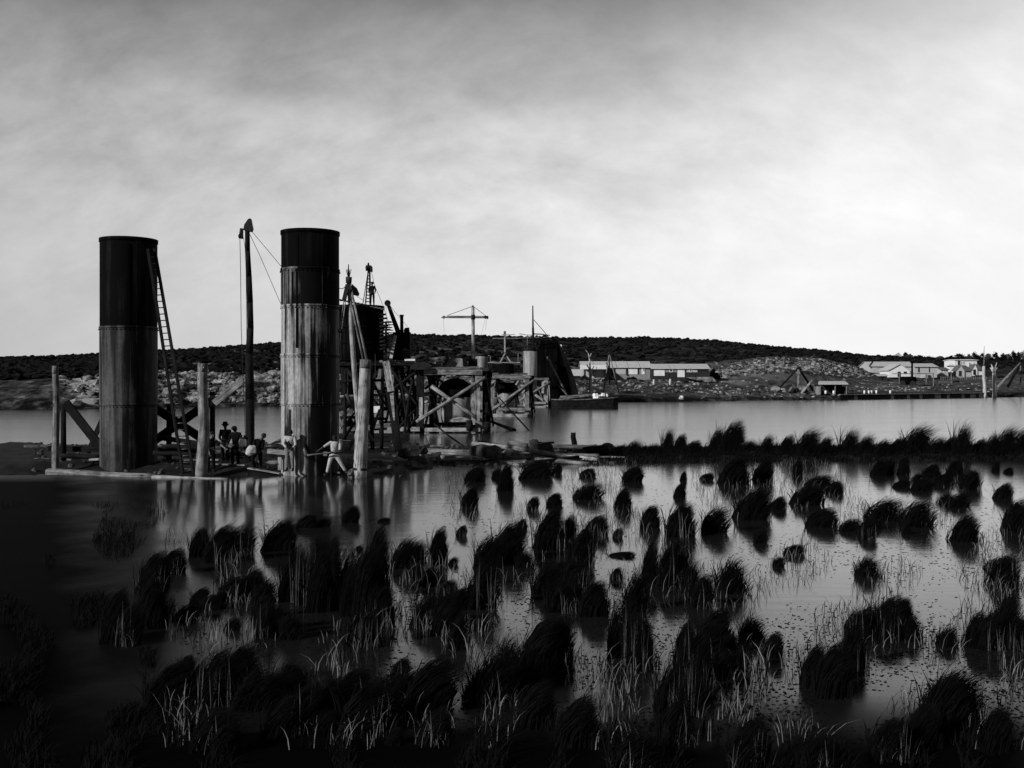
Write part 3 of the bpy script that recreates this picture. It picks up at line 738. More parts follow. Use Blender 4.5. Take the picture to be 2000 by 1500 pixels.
for i in range(10): mb.bar(P(744, 615 + i * 7.5, 76.0), P(751 + (i % 3) * 3 + (5 if i in (2, 3, 4) else 0), 614 + i * 7.4, 75.4), .25, .12)
mb.build('side_staves', W_DARK, t)
t = thing('plank_stack', 'stack of thin black planks jutting out beside the broad caisson', 'planks', P(756, 660, 76))
for i in range(5): MB().bar(P(750, 630 + i * 5, 76.2), P(762 + (i % 2) * 2, 629 + i * 5.2, 75.6), .4, .07).build('plank', W_DARK, t)
MB().bar(P(754, 720, 76), P(754, 628, 76), .14, .14).build('post', W_DARK, t)
# little derrick and man on the caisson
t = thing('small_derrick', 'little ladder like derrick standing on top of the broad caisson', 'derrick', P(719, 594, 76.6))
a0, a1, b0_, b1_ = P(714, 593, 76.6), P(719.5, 523, 76.8), P(723, 594, 76.6), P(722, 523, 76.8)
MB().bar(a0, a1, .09, .09, (0, 1, 0)).build('leg', W_DARK, t); MB().bar(b0_, b1_, .12, .10, (0, 1, 0)).build('leg', W_DARK, t)
MB().bar(P(709, 592, 77.8), P(719, 530, 76.9), .06, .06, (0, 1, 0)).build('leg', W_GREY, t)
for k in range(10):
    q = .06 + k * .09; MB().bar(a0.lerp(a1, q), b0_.lerp(b1_, q), .07, .09, (0, 1, 0)).build('rung', W_DARK, t)
mb = MB(); mb.log(P(714.5, 521, 76.7), P(725.5, 522, 76.7), .12, .14, 10, rough=.1); mb.log(P(719.5, 522, 76.7), P(719.5, 513, 76.7), .12, .05, 8); mb.log(P(716, 521, 76.6), P(716, 529, 76.6), .10, .07, 8); mb.log(P(725, 521, 76.6), P(726, 531, 76.6), .10, .08, 8); mb.build('pulley_head', IRON_RUST, t)
MB().rope([P(725, 528, 76.7), P(731, 556, 76.4), P(747, 594, 75.8), P(763, 645, 75.4)], .016).build('guy_rope', ROPE, t)
MB().rope([P(697, 579, 76), P(712, 588, 76.4)], .016).build('guy_rope', ROPE, t)

# crane on the second trestle
t = thing('steam_crane', 'black steam crane with slanting jib and upright funnel, on the second trestle', 'crane', P(783, 705, 78))
MB().log(P(780, 655, 78), P(757.5, 593, 77), .20, .13, 10).build('jib', W_DARK, t)
mb = MB(); mb.log(P(757, 592, 76.8), P(757, 592, 77.2), .24, .24, 14); mb.log(P(757, 589, 76.75), P(757, 589, 77.25), .1); mb.build('jib_sheave', IRON_RUST, t)
mb = MB(); mb.log(P(785, 665, 78), P(784.5, 618, 78), .14, .13, 14); mb.lathe(P(784.5, 617, 78), [(.14, -.05), (.17, -.02), (.17, .08), (.13, .09)], 14); mb.build('funnel', IRON_BLACK, t)
mb = MB(); mb.lathe(P(786, 705, 78), [(.50, 0), (.52, .3), (.5, 1.7), (.42, 1.95), (.15, 2.05)], 24); mb.build('boiler', IRON_BLACK, t)
mb = MB(); mb.log(P(794, 646, 77.8), P(794, 646, 78.5), .22, .22, 12); mb.log(P(795, 640, 78), P(796, 652, 78), .17, .2, 10, rough=.1); mb.build('counterweight', IRON_RUST, t)
mb = MB(); mb.box(P(785, 676, 78.3), 1.3, 1.1, 2.1); mb.build('engine_box', IRON_BLACK, t)
mb = MB(); mb.log(P(790, 690, 77.3), P(790, 690, 77.4), .42, .42, 20); mb.log(P(790, 690, 77.2), P(790, 690, 77.4), .07, .07, 8); mb.build('gear_wheel', IRON_RUST, t)
MB().rope([P(757, 590, 77), P(770, 608, 77.5), P(796, 638, 78)], .014).build('topping_rope', ROPE, t)
MB().rope([P(753.5, 594, 77), P(755, 628, 77)], .012).build('hoist_rope', ROPE, t)
tag(MB().bar(P(772, 655, 76.6), P(763.5, 700, 76), .22, .12, (0, 1, 0)).build('prop_board', BOARD_P), 'pale board propped upright against the steam crane', 'board')

def trestle(name, label, dF, dB, front, cap_y, sill_y, base_y, braces, bx=.105):
    """front: list of (px, top row, half width m, material)"""
    x0 = sum(f[0] for f in front) / len(front); t = thing(name, label, 'trestle', G(x0, dF, 0), 'timber trestles of the river piers')
    shift = (dB - dF) * bx
    for (px, ty, hw, mt) in front:
        a, b_ = P(px, base_y + 6, dF), P(px, ty, dF); a.z = -.4
        MB().bar(a, b_, hw * 2, hw * 2, (0, 1, 0)).build('post', mt, t)
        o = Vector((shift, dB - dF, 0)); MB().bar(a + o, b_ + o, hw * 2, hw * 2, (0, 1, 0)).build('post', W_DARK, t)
        zc = b_.z - hw
        MB().bar(Vector((a.x, dF - .2, zc + hw * 1.2)), Vector((a.x + shift, dB + .2, zc + hw * 1.2)), .24, .26).build('side_beam', W_GREY, t)
        MB().bar(Vector((a.x + hw + .07, dF, .35)), Vector((a.x + shift + hw + .07, dB, zc)), .12, .26).build('side_brace', W_DARK, t)
        MB().bar(Vector((a.x + hw + .2, dF, zc)), Vector((a.x + shift + hw + .2, dB, .35)), .12, .26).build('side_brace', W_DARK, t)
    for (xa, xb, y, hh, mt) in cap_y:
        a, b_ = P(xa, y, dF - .28), P(xb, y, dF - .28); MB().bar(a, b_, .26, hh).build('cap_beam', mt, t)
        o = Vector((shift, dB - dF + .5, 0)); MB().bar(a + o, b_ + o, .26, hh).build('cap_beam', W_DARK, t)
    for (xa, xb, y, hh, mt) in sill_y:
        a, b_ = P(xa, y, dF - .35), P(xb, y, dF - .35); MB().bar(a, b_, .34, hh).build('sill_beam', mt, t)
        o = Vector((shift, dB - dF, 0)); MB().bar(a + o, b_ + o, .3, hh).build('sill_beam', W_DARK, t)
    for (xa, ya, xb, yb, wd, mt, off) in braces:
        MB().log(P(xa, ya, dF + off), P(xb, yb, dF + off), wd, wd * .85, 9, 0, 4, rough=.05).build('brace', mt, t)
    return t
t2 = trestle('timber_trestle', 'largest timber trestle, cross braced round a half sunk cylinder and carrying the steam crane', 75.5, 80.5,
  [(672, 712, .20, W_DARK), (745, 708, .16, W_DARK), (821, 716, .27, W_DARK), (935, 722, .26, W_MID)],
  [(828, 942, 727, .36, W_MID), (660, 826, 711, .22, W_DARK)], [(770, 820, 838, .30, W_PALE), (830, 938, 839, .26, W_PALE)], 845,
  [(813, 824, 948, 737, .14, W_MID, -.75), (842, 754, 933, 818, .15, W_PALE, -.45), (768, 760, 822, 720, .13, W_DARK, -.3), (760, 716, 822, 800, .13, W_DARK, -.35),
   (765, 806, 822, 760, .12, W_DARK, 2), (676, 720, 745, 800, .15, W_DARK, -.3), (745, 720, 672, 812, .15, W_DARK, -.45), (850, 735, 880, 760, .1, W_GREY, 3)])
for i in range(6): MB().bar(P(822 + i * 20, 722 - .4 * i, 75.4), P(826 + i * 19.4, 716, 80.8), .9, .08).build('deck_plank', W_GREY, t2)
for i in range(8): MB().bar(P(662 + i * 20, 706, 75.4), P(664 + i * 19.6, 702, 80.8), .7, .08).build('deck_plank', W_DARK, t2)
MB().bar(P(822, 825, 74.9), P(822, 776, 74.9), .26, .06, (0, 1, 0)).build('nailed_board', W_PALE, t2)
for i, (xa, y0, y1) in enumerate(((922, 752, 795), (928, 748, 800), (934, 750, 822), (939, 764, 800))):
    MB().bar(P(xa, y1, 75.0 - .05 * i), P(xa + .6, y0, 75.0 - .05 * i), .20, .06, (0, 1, 0)).build('nailed_board', W_MID if i % 2 else W_PALE, t2)
mb = MB(); mb.log(P(765, 846, 75), P(823, 847, 75.3), .05)
for (xa, ya, xb, yb) in ((660, 760, 822, 757), (662, 800, 822, 797), (822, 770, 860, 768), (745, 826, 822, 828)): MB().bar(P(xa, ya, 77.2), P(xb, yb, 77.4), .2, .3).build('waler', W_DARK, t2)
for (xa, ya, xb, yb, r_, dd) in ((772, 716, 800, 835, .11, 76.5), (800, 716, 770, 838, .10, 77), (786, 716, 786, 842, .14, 78), (806, 722, 812, 842, .12, 79), (846, 726, 852, 842, .16, 79.5), (858, 726, 848, 800, .1, 80), (670, 716, 700, 842, .12, 79), (718, 716, 722, 842, .14, 79.5),
    (735, 716, 760, 800, .10, 78.5), (778, 716, 820, 775, .11, 79.6), (830, 760, 866, 730, .1, 79.8), (925, 730, 958, 815, .12, 78), (955, 740, 930, 818, .12, 79), (944, 728, 946, 838, .17, 79), (953, 744, 953, 838, .12, 80.4)): MB().log(P(xa, ya, dd), P(xb, yb, dd), r_, r_ * .9, 8, .04, 5).build('back_pole', W_DARK, t2)
for i in range(9): MB().bar(P(778 + i * 5.4, 842, 80.0), P(778 + i * 5.4 + R.uniform(-1, 1), 770 + R.uniform(-14, 14), 80.0), .19, .06, (0, 1, 0)).build('sheeting_board', W_DARK, t2)
# half sunk cylinder of pier 2 with its dark arched collar
c = G(891, 78, 0); t = thing('bridge_cylinder', 'half sunk pale cylinder with a dark arched collar, inside the largest trestle', 'bridge cylinder', c, 'iron cylinders of the bridge piers')
mb = MB(); mb.lathe(c, [(1.16, -.3), (1.16, 3.2)], 40); mb.build('shell', IRON_FAR, t)
mb = MB(); zc = EYE - (770 - HOR) / F * 76.6
pts_o = [c + Vector((1.38 * math.cos(a), -1.25, zc - c.z + 1.2 * math.sin(a))) for a in np.linspace(0, math.pi, 18)]
pts_i = [c + Vector((1.12 * math.cos(a), -1.25, zc - c.z + .45 * math.sin(a))) for a in np.linspace(math.pi, 0, 18)]
mb.prism(pts_o + pts_i, (0, .6, 0)); mb.build('arched_collar', IRON_BLACK, t)
mb = MB(); mb.lathe(c, [(1.22, 2.6), (1.42, 2.75), (1.42, 3.2), (1.2, 3.3)], 40, caps=False); mb.build('upper_collar', IRON_BLACK, t)
t = thing('curved_plates', 'two curved iron plates stood on end on the largest trestle', 'iron plates', P(890, 722, 79))
mb = MB(); mb.prism([P(880, 724, 79), P(906, 724, 79), P(903, 700, 79.2), P(872, 700, 79.2)], (0, .08, 0)); mb.build('plate', IRON_FAR, t)
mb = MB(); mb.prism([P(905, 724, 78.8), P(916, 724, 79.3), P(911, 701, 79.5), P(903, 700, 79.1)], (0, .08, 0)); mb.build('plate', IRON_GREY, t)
tag(MB().prism([P(846, 722, 79.5), P(862, 722, 79.5), P(862, 710, 79.6), P(844, 711, 79.6)], (0, 1.2, 0)).build('stone_block', STONE), 'squared pale stone block on the largest trestle deck', 'stone block')
tag(MB().bar(P(864, 722, 78.6), P(878, 700, 78.8), .35, .1, (0, 1, 0)).build('leaning_plank', W_DARK), 'dark plank leaning against the curved iron plates', 'plank')
t = thing('arched_timber', 'pale arched centring timber low between the largest trestle\'s legs', 'timber', P(900, 820, 76.6))
pts_o = [P(876 + 46 * q, 821 - 6.5 * math.sin(math.pi * q) , 76.4) for q in np.linspace(0, 1, 12)]; pts_i = [P(922 - 46 * q, 824, 76.4) for q in np.linspace(0, 1, 12)]
MB().prism(pts_o + pts_i, (0, .3, 0)).build('arch', W_PALE, t)
mb = MB(); mb.bar(P(848, 828, 77), P(920, 829, 77), .5, .22); mb.build('bearer', W_DARK, t)
tag(MB().lathe(P(917, 832, 74.8), [(.20, -.35), (.26, -.1), (.26, .15), (.20, .42)], 16).build('barrel', W_DARK), 'small dark barrel at the foot of the largest trestle', 'barrel')
tag(MB().lathe(P(951, 834, 75.2), [(.22, -.3), (.29, -.05), (.29, .1), (.22, .38)], 16).build('barrel', W_DARK), 'dark barrel outside the largest trestle, beside its end post', 'barrel')
# hammerhead derrick
t = thing('hammerhead_derrick', 'T shaped pale derrick with level boom and stays, beyond the largest trestle', 'derrick', P(924, 715, 82))
MB().log(P(925, 725, 82), P(923.6, 600, 82), .15, .13, 12, rough=.02).build('mast', W_PALE, t)
MB().bar(P(873, 619, 82), P(946, 619.5, 82), .16, .19).build('boom', W_MID, t)
mb = MB(); mb.log(P(867, 619.5, 81.8), P(867, 619.5, 82.2), .13, .13, 10); mb.log(P(862, 620, 82), P(874, 619.5, 82), .05); mb.build('boom_sheave', W_GREY, t)
mb = MB(); mb.log(P(948.5, 619.5, 81.8), P(948.5, 619.5, 82.2), .14, .14, 10); mb.log(P(945, 620, 82), P(954, 620, 82), .05); mb.log(P(952.5, 617, 82), P(952.5, 623, 82), .06); mb.build('boom_sheave', IRON_RUST, t)
mb = MB(); mb.log(P(923.5, 600, 82), P(923.5, 596.5, 82), .05, .07, 8); mb.log(P(924, 624, 82), P(924, 615, 82), .17, .17, 12); mb.build('mast_band', IRON_RUST, t)
MB().rope([P(923.5, 598, 82), P(874, 616, 82)], .022).build('stay', ROPE, t); MB().rope([P(924, 598, 82), P(949, 617, 82)], .022).build('stay', ROPE, t)
MB().rope([P(948, 622, 82), P(940, 655, 82), P(930, 705, 82)], .008).build('hoist_rope', ROPE, t); MB().rope([P(951, 622, 82), P(948, 645, 82)], .008).build('hoist_rope', ROPE, t)
MB().rope([P(866, 622, 82), P(867.5, 650, 82)], .008).build('hoist_rope', ROPE, t)
mb = MB(); mb.box(P(924, 712, 81.7), .7, .6, .9); mb.log(P(919, 712, 81.4), P(929, 712, 81.4), .22, .22, 12); mb.build('winch', IRON_RUST, t)

# third pier
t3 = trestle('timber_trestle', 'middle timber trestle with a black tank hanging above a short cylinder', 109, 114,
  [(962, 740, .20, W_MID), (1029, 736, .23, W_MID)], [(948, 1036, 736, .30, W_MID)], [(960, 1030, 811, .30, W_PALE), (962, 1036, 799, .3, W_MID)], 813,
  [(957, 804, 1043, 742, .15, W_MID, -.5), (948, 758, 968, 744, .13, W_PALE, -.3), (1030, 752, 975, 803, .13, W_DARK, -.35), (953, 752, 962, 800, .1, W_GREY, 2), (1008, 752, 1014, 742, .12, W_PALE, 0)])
for i in range(5): MB().bar(P(950 + i * 18, 732, 109), P(953 + i * 17.4, 729, 114.4), .9, .08).build('deck_plank', W_GREY, t3)
mb = MB(); mb.lathe(P(1037, 809, 108.8), [(.2, -.3), (.26, 0), (.26, .1), (.2, .4)], 12); tag(mb.build('barrel', W_DARK), 'small dark barrel at the foot of the middle trestle', 'barrel')
c = G(987, 111.5, 0); t = thing('bridge_cylinder', 'short pale cylinder with a dark top band, inside the middle trestle', 'bridge cylinder', c, 'iron cylinders of the bridge piers')
MB().lathe(c, [(1.0, -.3), (1.02, 1.6), (.86, 2.2), (.86, 2.6)], 36).build('shell', IRON_FAR, t); MB().lathe(c, [(1.05, 2.55), (1.12, 2.6), (1.12, 3.5), (1.02, 3.6)], 36).build('top_band', IRON_BLACK, t)
t = thing('hanging_tank', 'black tank slung from a forked pale hanger over the middle trestle', 'tank', P(988, 735, 111.5))
MB().lathe(P(989, 734, 111.5), [(.86, 0), (.9, .15), (.9, 1.15), (.8, 1.3), (.3, 1.4)], 32).build('drum', IRON_BLACK, t)
MB().bar(P(986, 688, 111.5), P(985.6, 655, 111.5), .16, .16, (0, 1, 0)).build('hanger', W_PALE, t)
MB().bar(P(986, 690, 111.4), P(976, 709, 111.4), .13, .13, (0, 1, 0)).build('hanger_fork', W_PALE, t); MB().bar(P(986, 690, 111.6), P(998, 709, 111.6), .13, .13, (0, 1, 0)).build('hanger_fork', W_PALE, t)
mb = MB(); mb.box(P(986, 650, 111.5), .26, .26, .36); mb.box(P(986, 655.5, 111.5), .36, .36, .08); mb.build('hanger_block', W_GREY, t)
MB().bar(P(953, 708, 111), P(1016, 708, 111), .10, .09).build('cross_rod', W_PALE, t)
MB().rope([P(958, 708, 111), P(958, 696, 111), P(954, 694, 111)], .03).build('hook', ROPE_P, t); MB().rope([P(1012, 707, 111), P(1012, 690, 111)], .03).build('hook', ROPE_P, t)
# fourth pier
cylinder('bridge_cylinder', 'pale ribbed cylinder standing high with a scaffold pole on it, by the black embankment', 1035.5, 147.5, .98, [735], 683, [IRON_FAR, IRON_FAR], 0, 'iron cylinders of the bridge piers')
MB_ = MB(); MB_.lathe(G(1035.5, 147.5, 0), [(1.0, 8.05), (1.06, 8.1), (1.06, 8.5), (.9, 8.6), (.3, 8.9)], 32); tag(MB_.build('cylinder_cap', IRON_GREY), 'domed iron cap on the pale ribbed cylinder by the black embankment', 'cap')
c = G(941, 147.5, 0); t = thing('bridge_cylinder', 'weathered upper end of a far cylinder seen past the T shaped derrick', 'bridge cylinder', c, 'iron cylinders of the bridge piers')
MB().lathe(c, [(.9, -.3), (.9, 7.0), (.88, 7.6)], 32).build('shell', IRON_FAR, t); MB().lathe(c, [(.92, 7.3), (.98, 7.35), (.98, 7.6), (.9, 7.7)], 32).build('rim', IRON_RUST, t)
t4 = trestle('timber_trestle', 'farthest timber trestle, in front of the black barge', 144, 150, [(1000, 738, .2, W_GREY), (1066, 742, .30, W_PALE)], [(996, 1072, 740, .3, W_GREY)], [(1034, 1066, 795, .3, W_PALE), (1034, 1066, 787, .3, W_PALE)], 798,
  [(1016, 782, 1075, 746, .16, W_MID, -.6), (1044, 770, 1063, 784, .2, W_PALE, -.3), (1050, 755, 1062, 785, .12, W_GREY, 1), (1072, 750, 1074, 783, .08, W_PALE, -.5)])
MB().bar(P(1060, 768, 143.4), P(1060.5, 745, 143.4), .34, .1, (0, 1, 0)).build('nailed_board', W_PALE, t4)
t = thing('signal_mast', 'thin black mast with a long stay, rising above the pale ribbed cylinder', 'mast', P(1042, 700, 149))
MB().log(P(1042, 705, 149), P(1041, 640, 149), .22, .16, 10, .03, 6).build('lower_mast', W_DARK, t); MB().log(P(1041, 641, 149), P(1040.6, 597, 149), .13, .08, 8).build('upper_mast', W_DARK, t)
MB().rope([P(1043, 625, 149), P(1073, 660, 150), P(1086, 676, 151)], .05).build('stay', ROPE, t)
t = thing('scaffold_poles', 'long level scaffold poles tied across the skyline behind the thin black mast', 'scaffold', P(1030, 690, 150))
for a, b_, r in ((P(962, 661, 150), P(1074, 659, 150), .07), (P(980, 653.5, 150.4), P(1006, 653, 150.4), .05), (P(1004, 660, 150.2), P(1110, 666, 152), .09), (P(1014, 652, 150.6), P(1040, 655, 150.6), .06), (P(1041, 652, 149.6), P(1074, 655, 150), .09), (P(1030, 690, 150), P(1030, 654, 150), .06)):
    MB().log(a, b_, r, r * .8, 7, .04, 6).build('pole', W_MID if r < .09 else W_DARK, t)
# black embankment behind the fourth pier
mb = MB()
V, Fq = [], []
ed = [(1046, 735), (1050, 690), (1056, 664), (1064, 659), (1085, 664), (1094, 680), (1101, 700), (1109, 730), (1119, 775)]
for j in range(14):
    q = j / 13
    for i, (px, y) in enumerate(ed):
        p = P(px, y, 152); p.y += 22 * q; p.x += 2.2 * q + R.uniform(-.25, .25); p.z = p.z * (1 - .12 * q) + R.uniform(-.2, .2); V.append(p[:])
base0 = len(V)
n = len(ed); Fq = [(j * n + i, (j + 1) * n + i, (j + 1) * n + i + 1, j * n + i + 1) for j in range(13) for i in range(n - 1)]
o = raw('embankment', V, Fq, IRON_BLACK)
bm = bmesh.new(); bm.from_mesh(o.data); bm.verts.ensure_lookup_table(); ends = [[bm.verts[j * n + i] for i in range(n)] for j in (0, 13)]
for vs in ends:
    lo0 = bm.verts.new((vs[0].co.x, vs[0].co.y, -.5)); lo1 = bm.verts.new((vs[-1].co.x, vs[-1].co.y, -.5)); bm.faces.new([lo0] + vs + [lo1])
bmesh.ops.recalc_face_normals(bm, faces=bm.faces); bm.to_mesh(o.data); bm.free()
tag(o, kind='structure')
t = thing('raking_strut', 'long pale raking strut against the black embankment', 'strut', P(1108, 772, 149)); MB().log(P(1109, 776, 149.5), P(1069, 697, 151), .16, .14, 8).build('pole', W_MID, t)
MB().log(P(1112, 776, 148), P(1090, 752, 149), .08, .08, 6).build('foot_prop', W_GREY, t)
tag(MB().prism([P(1087, 673, 176), P(1097, 673, 176), P(1097, 694, 176), P(1092, 690, 176)], (0, 3, 0)).build('lime_face', WHITEWASH), 'small white lime stack behind the top of the black embankment', 'stack')
# barge
t = thing('barge', 'long low black barge moored at the rocky bank', 'barge', G(1144, 142.5, 0))
L, Rr = G(1078, 141, 0).x, G(1208, 141, 0).x
mb = MB(); secs = []
for q in np.linspace(0, 1, 14):
    x = L + (Rr - L) * q; hw = 1.55 * (1 - max(0, (.12 - q) / .12) ** 2 * .75) * (1 - max(0, (q - .92) / .08) ** 2 * .25); sh = 1.15 + .55 * max(0, q - .35) ** 1.2 + .25 * max(0, .15 - q)
    secs.append([(x, 142.6 - hw, sh), (x, 142.6 - hw * .93, -.3), (x, 142.6 + hw * .93, -.3), (x, 142.6 + hw, sh)])
b0 = len(mb.v)
for s_ in secs: mb.v += s_
for i in range(13):
    for k in range(3): mb.face((b0 + 4 * i + k, b0 + 4 * i + k + 1, b0 + 4 * i + 5 + k, b0 + 4 * i + 4 + k))
mb.face((b0, b0 + 1, b0 + 2, b0 + 3)); e = b0 + 52; mb.face((e + 3, e + 2, e + 1, e)); mb.build('hull', W_DARK, t)
mb = MB()
for i in range(13): mb.bar(Vector(secs[i][0]) + Vector((0, -.04, .02)), Vector(secs[i + 1][0]) + Vector((0, -.04, .02)), .12, .12)
mb.build('gunwale', W_GREY, t)
mb = MB(); mb.v += [s_[0] for s_ in secs] + [s_[3] for s_ in secs]
for i in range(13): mb.face((i, i + 1, 14 + i + 1, 14 + i))
for q_ in range(len(mb.v)): mb.v[q_] = (mb.v[q_][0], mb.v[q_][1], mb.v[q_][2] - .25)
mb.build('deck', W_DARK, t)
tag(MB().bar(P(1092, 779, 142), P(1150, 772, 142.4), .4, .25).bar(P(1094, 775, 142.8), P(1156, 771, 142.8), .3, .25).build('timber_pile_load', W_MID), 'long timbers lying on the black barge\'s deck', 'timbers')
V, Fc = scatter(ROCKS, ICO2[1], [P(1167, 776, 142), P(1161, 771, 142.4), P(1178, 771, 142.6), P(1186, 772, 142.6)], [.45, .3, .35, .3]); tag(raw('stone_load', V, Fc, WHITEWASH), 'heap of white stones on the black barge near its stern', 'stones')
tag(MB().box(P(1166, 773, 141.6), .2, .2, .7).box(P(1167, 772.5, 141.6), .7, .18, .2).build('mooring_bitt', WHITEWASH), 'white cross shaped mooring bitt on the black barge', 'bitt')

# ------------------------------------------------------------------ buildings and gear on the far bank
def tri_roof(mb, pts, dv): mb.prism(pts, dv)
def shed(label, x0, x1, yb, ye, yr, d, dep, walls, roofm, fronts=(), skew=0, name='shed', cat='shed', gable_left=False, panels=0):
    """long shed facing the river: eave row ye, ridge row yr, base row yb; fronts = (kind, x0, x1, top, bottom, material)"""
    t = thing(name, label, cat, P((x0 + x1) / 2, yb, d))
    zb, ze, zr = (EYE - (y - HOR) / F * d for y in (yb, ye, yr)); L, Rr = G(x0, d).x, G(x1, d).x
    zr += 0
    mb = MB(); mb.v += [(L, d, zb - 1.5), (Rr, d, zb - 1.5), (Rr, d, ze), (L, d, ze), (L, d + dep, zb - 1.5), (Rr, d + dep, zb - 1.5), (Rr, d + dep, ze), (L, d + dep, ze), (L, d + dep / 2, zr - .1), (Rr, d + dep / 2, zr - .1)]
    for f in ((0, 1, 2, 3), (5, 4, 7, 6), (4, 0, 3, 8, 7), (1, 5, 6, 9, 2)): mb.face(f)
    mb.build('wall', walls, t)
    for sgn, yy0, yy1 in ((0, d - .45, d + dep / 2), (1, d + dep + .45, d + dep / 2)):
        zl = ze - .45 * (zr - ze) / (dep / 2)
        n = max(1, panels) if sgn == 0 else 1
        for k in range(n):
            a = L - .3 + (Rr - L + .6) * k / n + (.05 if k else 0); e = L - .3 + (Rr - L + .6) * (k + 1) / n - (.05 if k < n - 1 else 0)
            MB().prism([(a, yy0, zl), (e, yy0, zl), (e, yy1, zr), (a, yy1, zr)], (0, 0, .10)).build('roof', roofm, t)
    for (kind, a, e, ty, by, mt) in fronts:
        off = {'window': .07, 'door': .05, 'panel': .04, 'post': .25}[kind]
        p0, p1 = P(a, by, d), P(e, ty, d)
        o = MB().box(((p0.x + p1.x) / 2, d - off / 2 - .03, (p0.z + p1.z) / 2), p1.x - p0.x, off, p1.z - p0.z).build(kind, mt, t)
        if kind == 'window':
            w_, h_ = p1.x - p0.x, p1.z - p0.z; fr = MB()
            for q in (-1, 1): fr.box(((p0.x + p1.x) / 2 + q * w_ / 2, d - off - .06, (p0.z + p1.z) / 2), .12, .06, h_ + .12); fr.box(((p0.x + p1.x) / 2, d - off - .065, (p0.z + p1.z) / 2 + q * h_ / 2), w_ - .12, .05, .12)
            fr.build('frame', WHITEWASH, o)
    return t
shed('little pale hut beside the verandah building, nearest the black embankment', 1109, 1134, 747, 732, 722, 205, 4, BOARD_D, SHINGLE, [('panel', 1110, 1121, 733, 745, BOARD_P)])
v1 = shed('verandah building with a white strip of verandah roof, second from the black embankment', 1137, 1183, 737, 716, 706, 212, 7, BOARD_P, SHINGLE, [('post', 1140, 1141, 721, 737, W_MID), ('post', 1160, 1161, 721, 737, W_MID), ('post', 1180, 1181, 721, 737, W_MID)], panels=2)
p = P(1134, 721, 209.5); q = P(1185, 721, 209.5)
MB().prism([p, q, q + Vector((0, 2.4, .75)), p + Vector((0, 2.4, .75))], (0, 0, .12)).build('verandah_roof', WHITEWASH, v1)
shed('four bay workshop with bright doors behind the thin tripod', 1185, 1270, 733, 717, 706, 213, 7, BOARD, SHINGLE,
     [('panel', 1202, 1222, 719, 731, BOARD_P), ('panel', 1226, 1245, 719, 731, WHITEWASH), ('door', 1253, 1259, 718, 731, WHITEWASH), ('window', 1255, 1258, 719.5, 724.5, GLASSD), ('post', 1187, 1188, 718, 733, BOARD_D), ('post', 1194, 1200, 718, 733, BOARD_D), ('post', 1223, 1225, 718, 733, BOARD_D), ('panel', 1245.5, 1248, 718, 731, BOARD_D)], panels=4)
shed('long shed with a patched shingle roof and two tall white doors', 1274, 1384, 738, 719.5, 711, 211, 7, BOARD_D, SHINGLE,
     [('panel', 1277, 1298, 720, 734, WHITEWASH), ('panel', 1299, 1322, 721, 727, BOARD), ('window', 1308, 1313, 720.8, 726.3, GLASSD), ('door', 1323, 1337, 720, 736.5, WHITEWASH), ('panel', 1341, 1362, 721.3, 727, BOARD_P), ('window', 1347, 1351, 721, 726.3, GLASSD)], panels=3)
tag(MB().prism([P(1338, 737, 210), P(1392, 736, 210), P(1400, 746, 209), P(1376, 746, 209)], (0, 2, 0)).build('stone_plinth', STONE), 'rough pale stone footing below the long shed with the patched roof', 'stone wall')
t = thing('open_hut', 'small open fronted hut on the quay edge with two white barrels inside', 'hut', P(1627, 770, 205))
zb, zt = P(0, 771, 205).z, P(0, 751, 205).z; L, Rr = G(1600, 205).x, G(1655, 205).x
mb = MB(); mb.box(((L + Rr) / 2, 208.4, (zb + zt) / 2), Rr - L, .15, zt - zb); mb.build('back_wall', BOARD_D, t)
MB().box((L, 206.6, (zb + zt) / 2 - .2), .15, 3.3, zt - zb - .4).build('side_wall', BOARD, t); MB().box((Rr, 206.6, (zb + zt) / 2 - .2), .15, 3.3, zt - zb - .4).build('side_wall', BOARD_D, t)
for px in (1602, 1631, 1653): MB().bar(P(px, 771, 204.9), P(px + (1 if px > 1640 else 0), 751, 204.9), .2, .2, (0, 1, 0)).build('post', W_MID, t)
MB().prism([P(1598, 751, 204.4), P(1657, 751, 204.4), P(1650, 746, 208.8), P(1599, 746, 208.8)], (0, 0, .18)).build('roof', SHINGLE, t)
for px in (1612.5, 1628.5): tag(MB().lathe(P(px, 769.5, 205.6), [(.2, 0), (.25, .25), (.25, .4), (.2, .68)], 14).build('barrel', WHITEWASH), f'white barrel inside the open hut on the quay, {"by its left wall" if px < 1620 else "by the middle post"}', 'barrel', 'barrels in the open hut')
# quay wall
t = thing('quay_wall', 'long low timber quay wall with a pale coping, along the right hand water edge', 'quay wall', G(1790, 211, 0))
a, e = (P(1640, 780.5, 202), P(1922, 776.5, 225)); a.z = e.z = 0
def at_q(q, z): p = a.lerp(e, q); p.z = z; return p
for k in range(46):
    MB_k = MB().bar(at_q((k + .02) / 46, .30), at_q((k + .98) / 46, .30), .3, 1.3, jig=.02); MB_k.build('sheet_plank', W_DARK if R.random() < .8 else W_GREY, t)
MB().bar(at_q(0, 1.0), at_q(1, 1.05), .5, .14).build('coping', W_PALE, t)
for i, px in enumerate((1686, 1694, 1699, 1708, 1734)):
    p = at_q((px - 1640) / 282, 1.07); tag(MB().lathe(p + Vector((0, .6, 0)), [(.16, 0), (.2, .3), (.18, .7)], 10).build('bollard', WHITEWASH), f'small pale bollard on the quay, {ORD[i]} from the open hut', 'bollard', 'pale bollards along the quay')
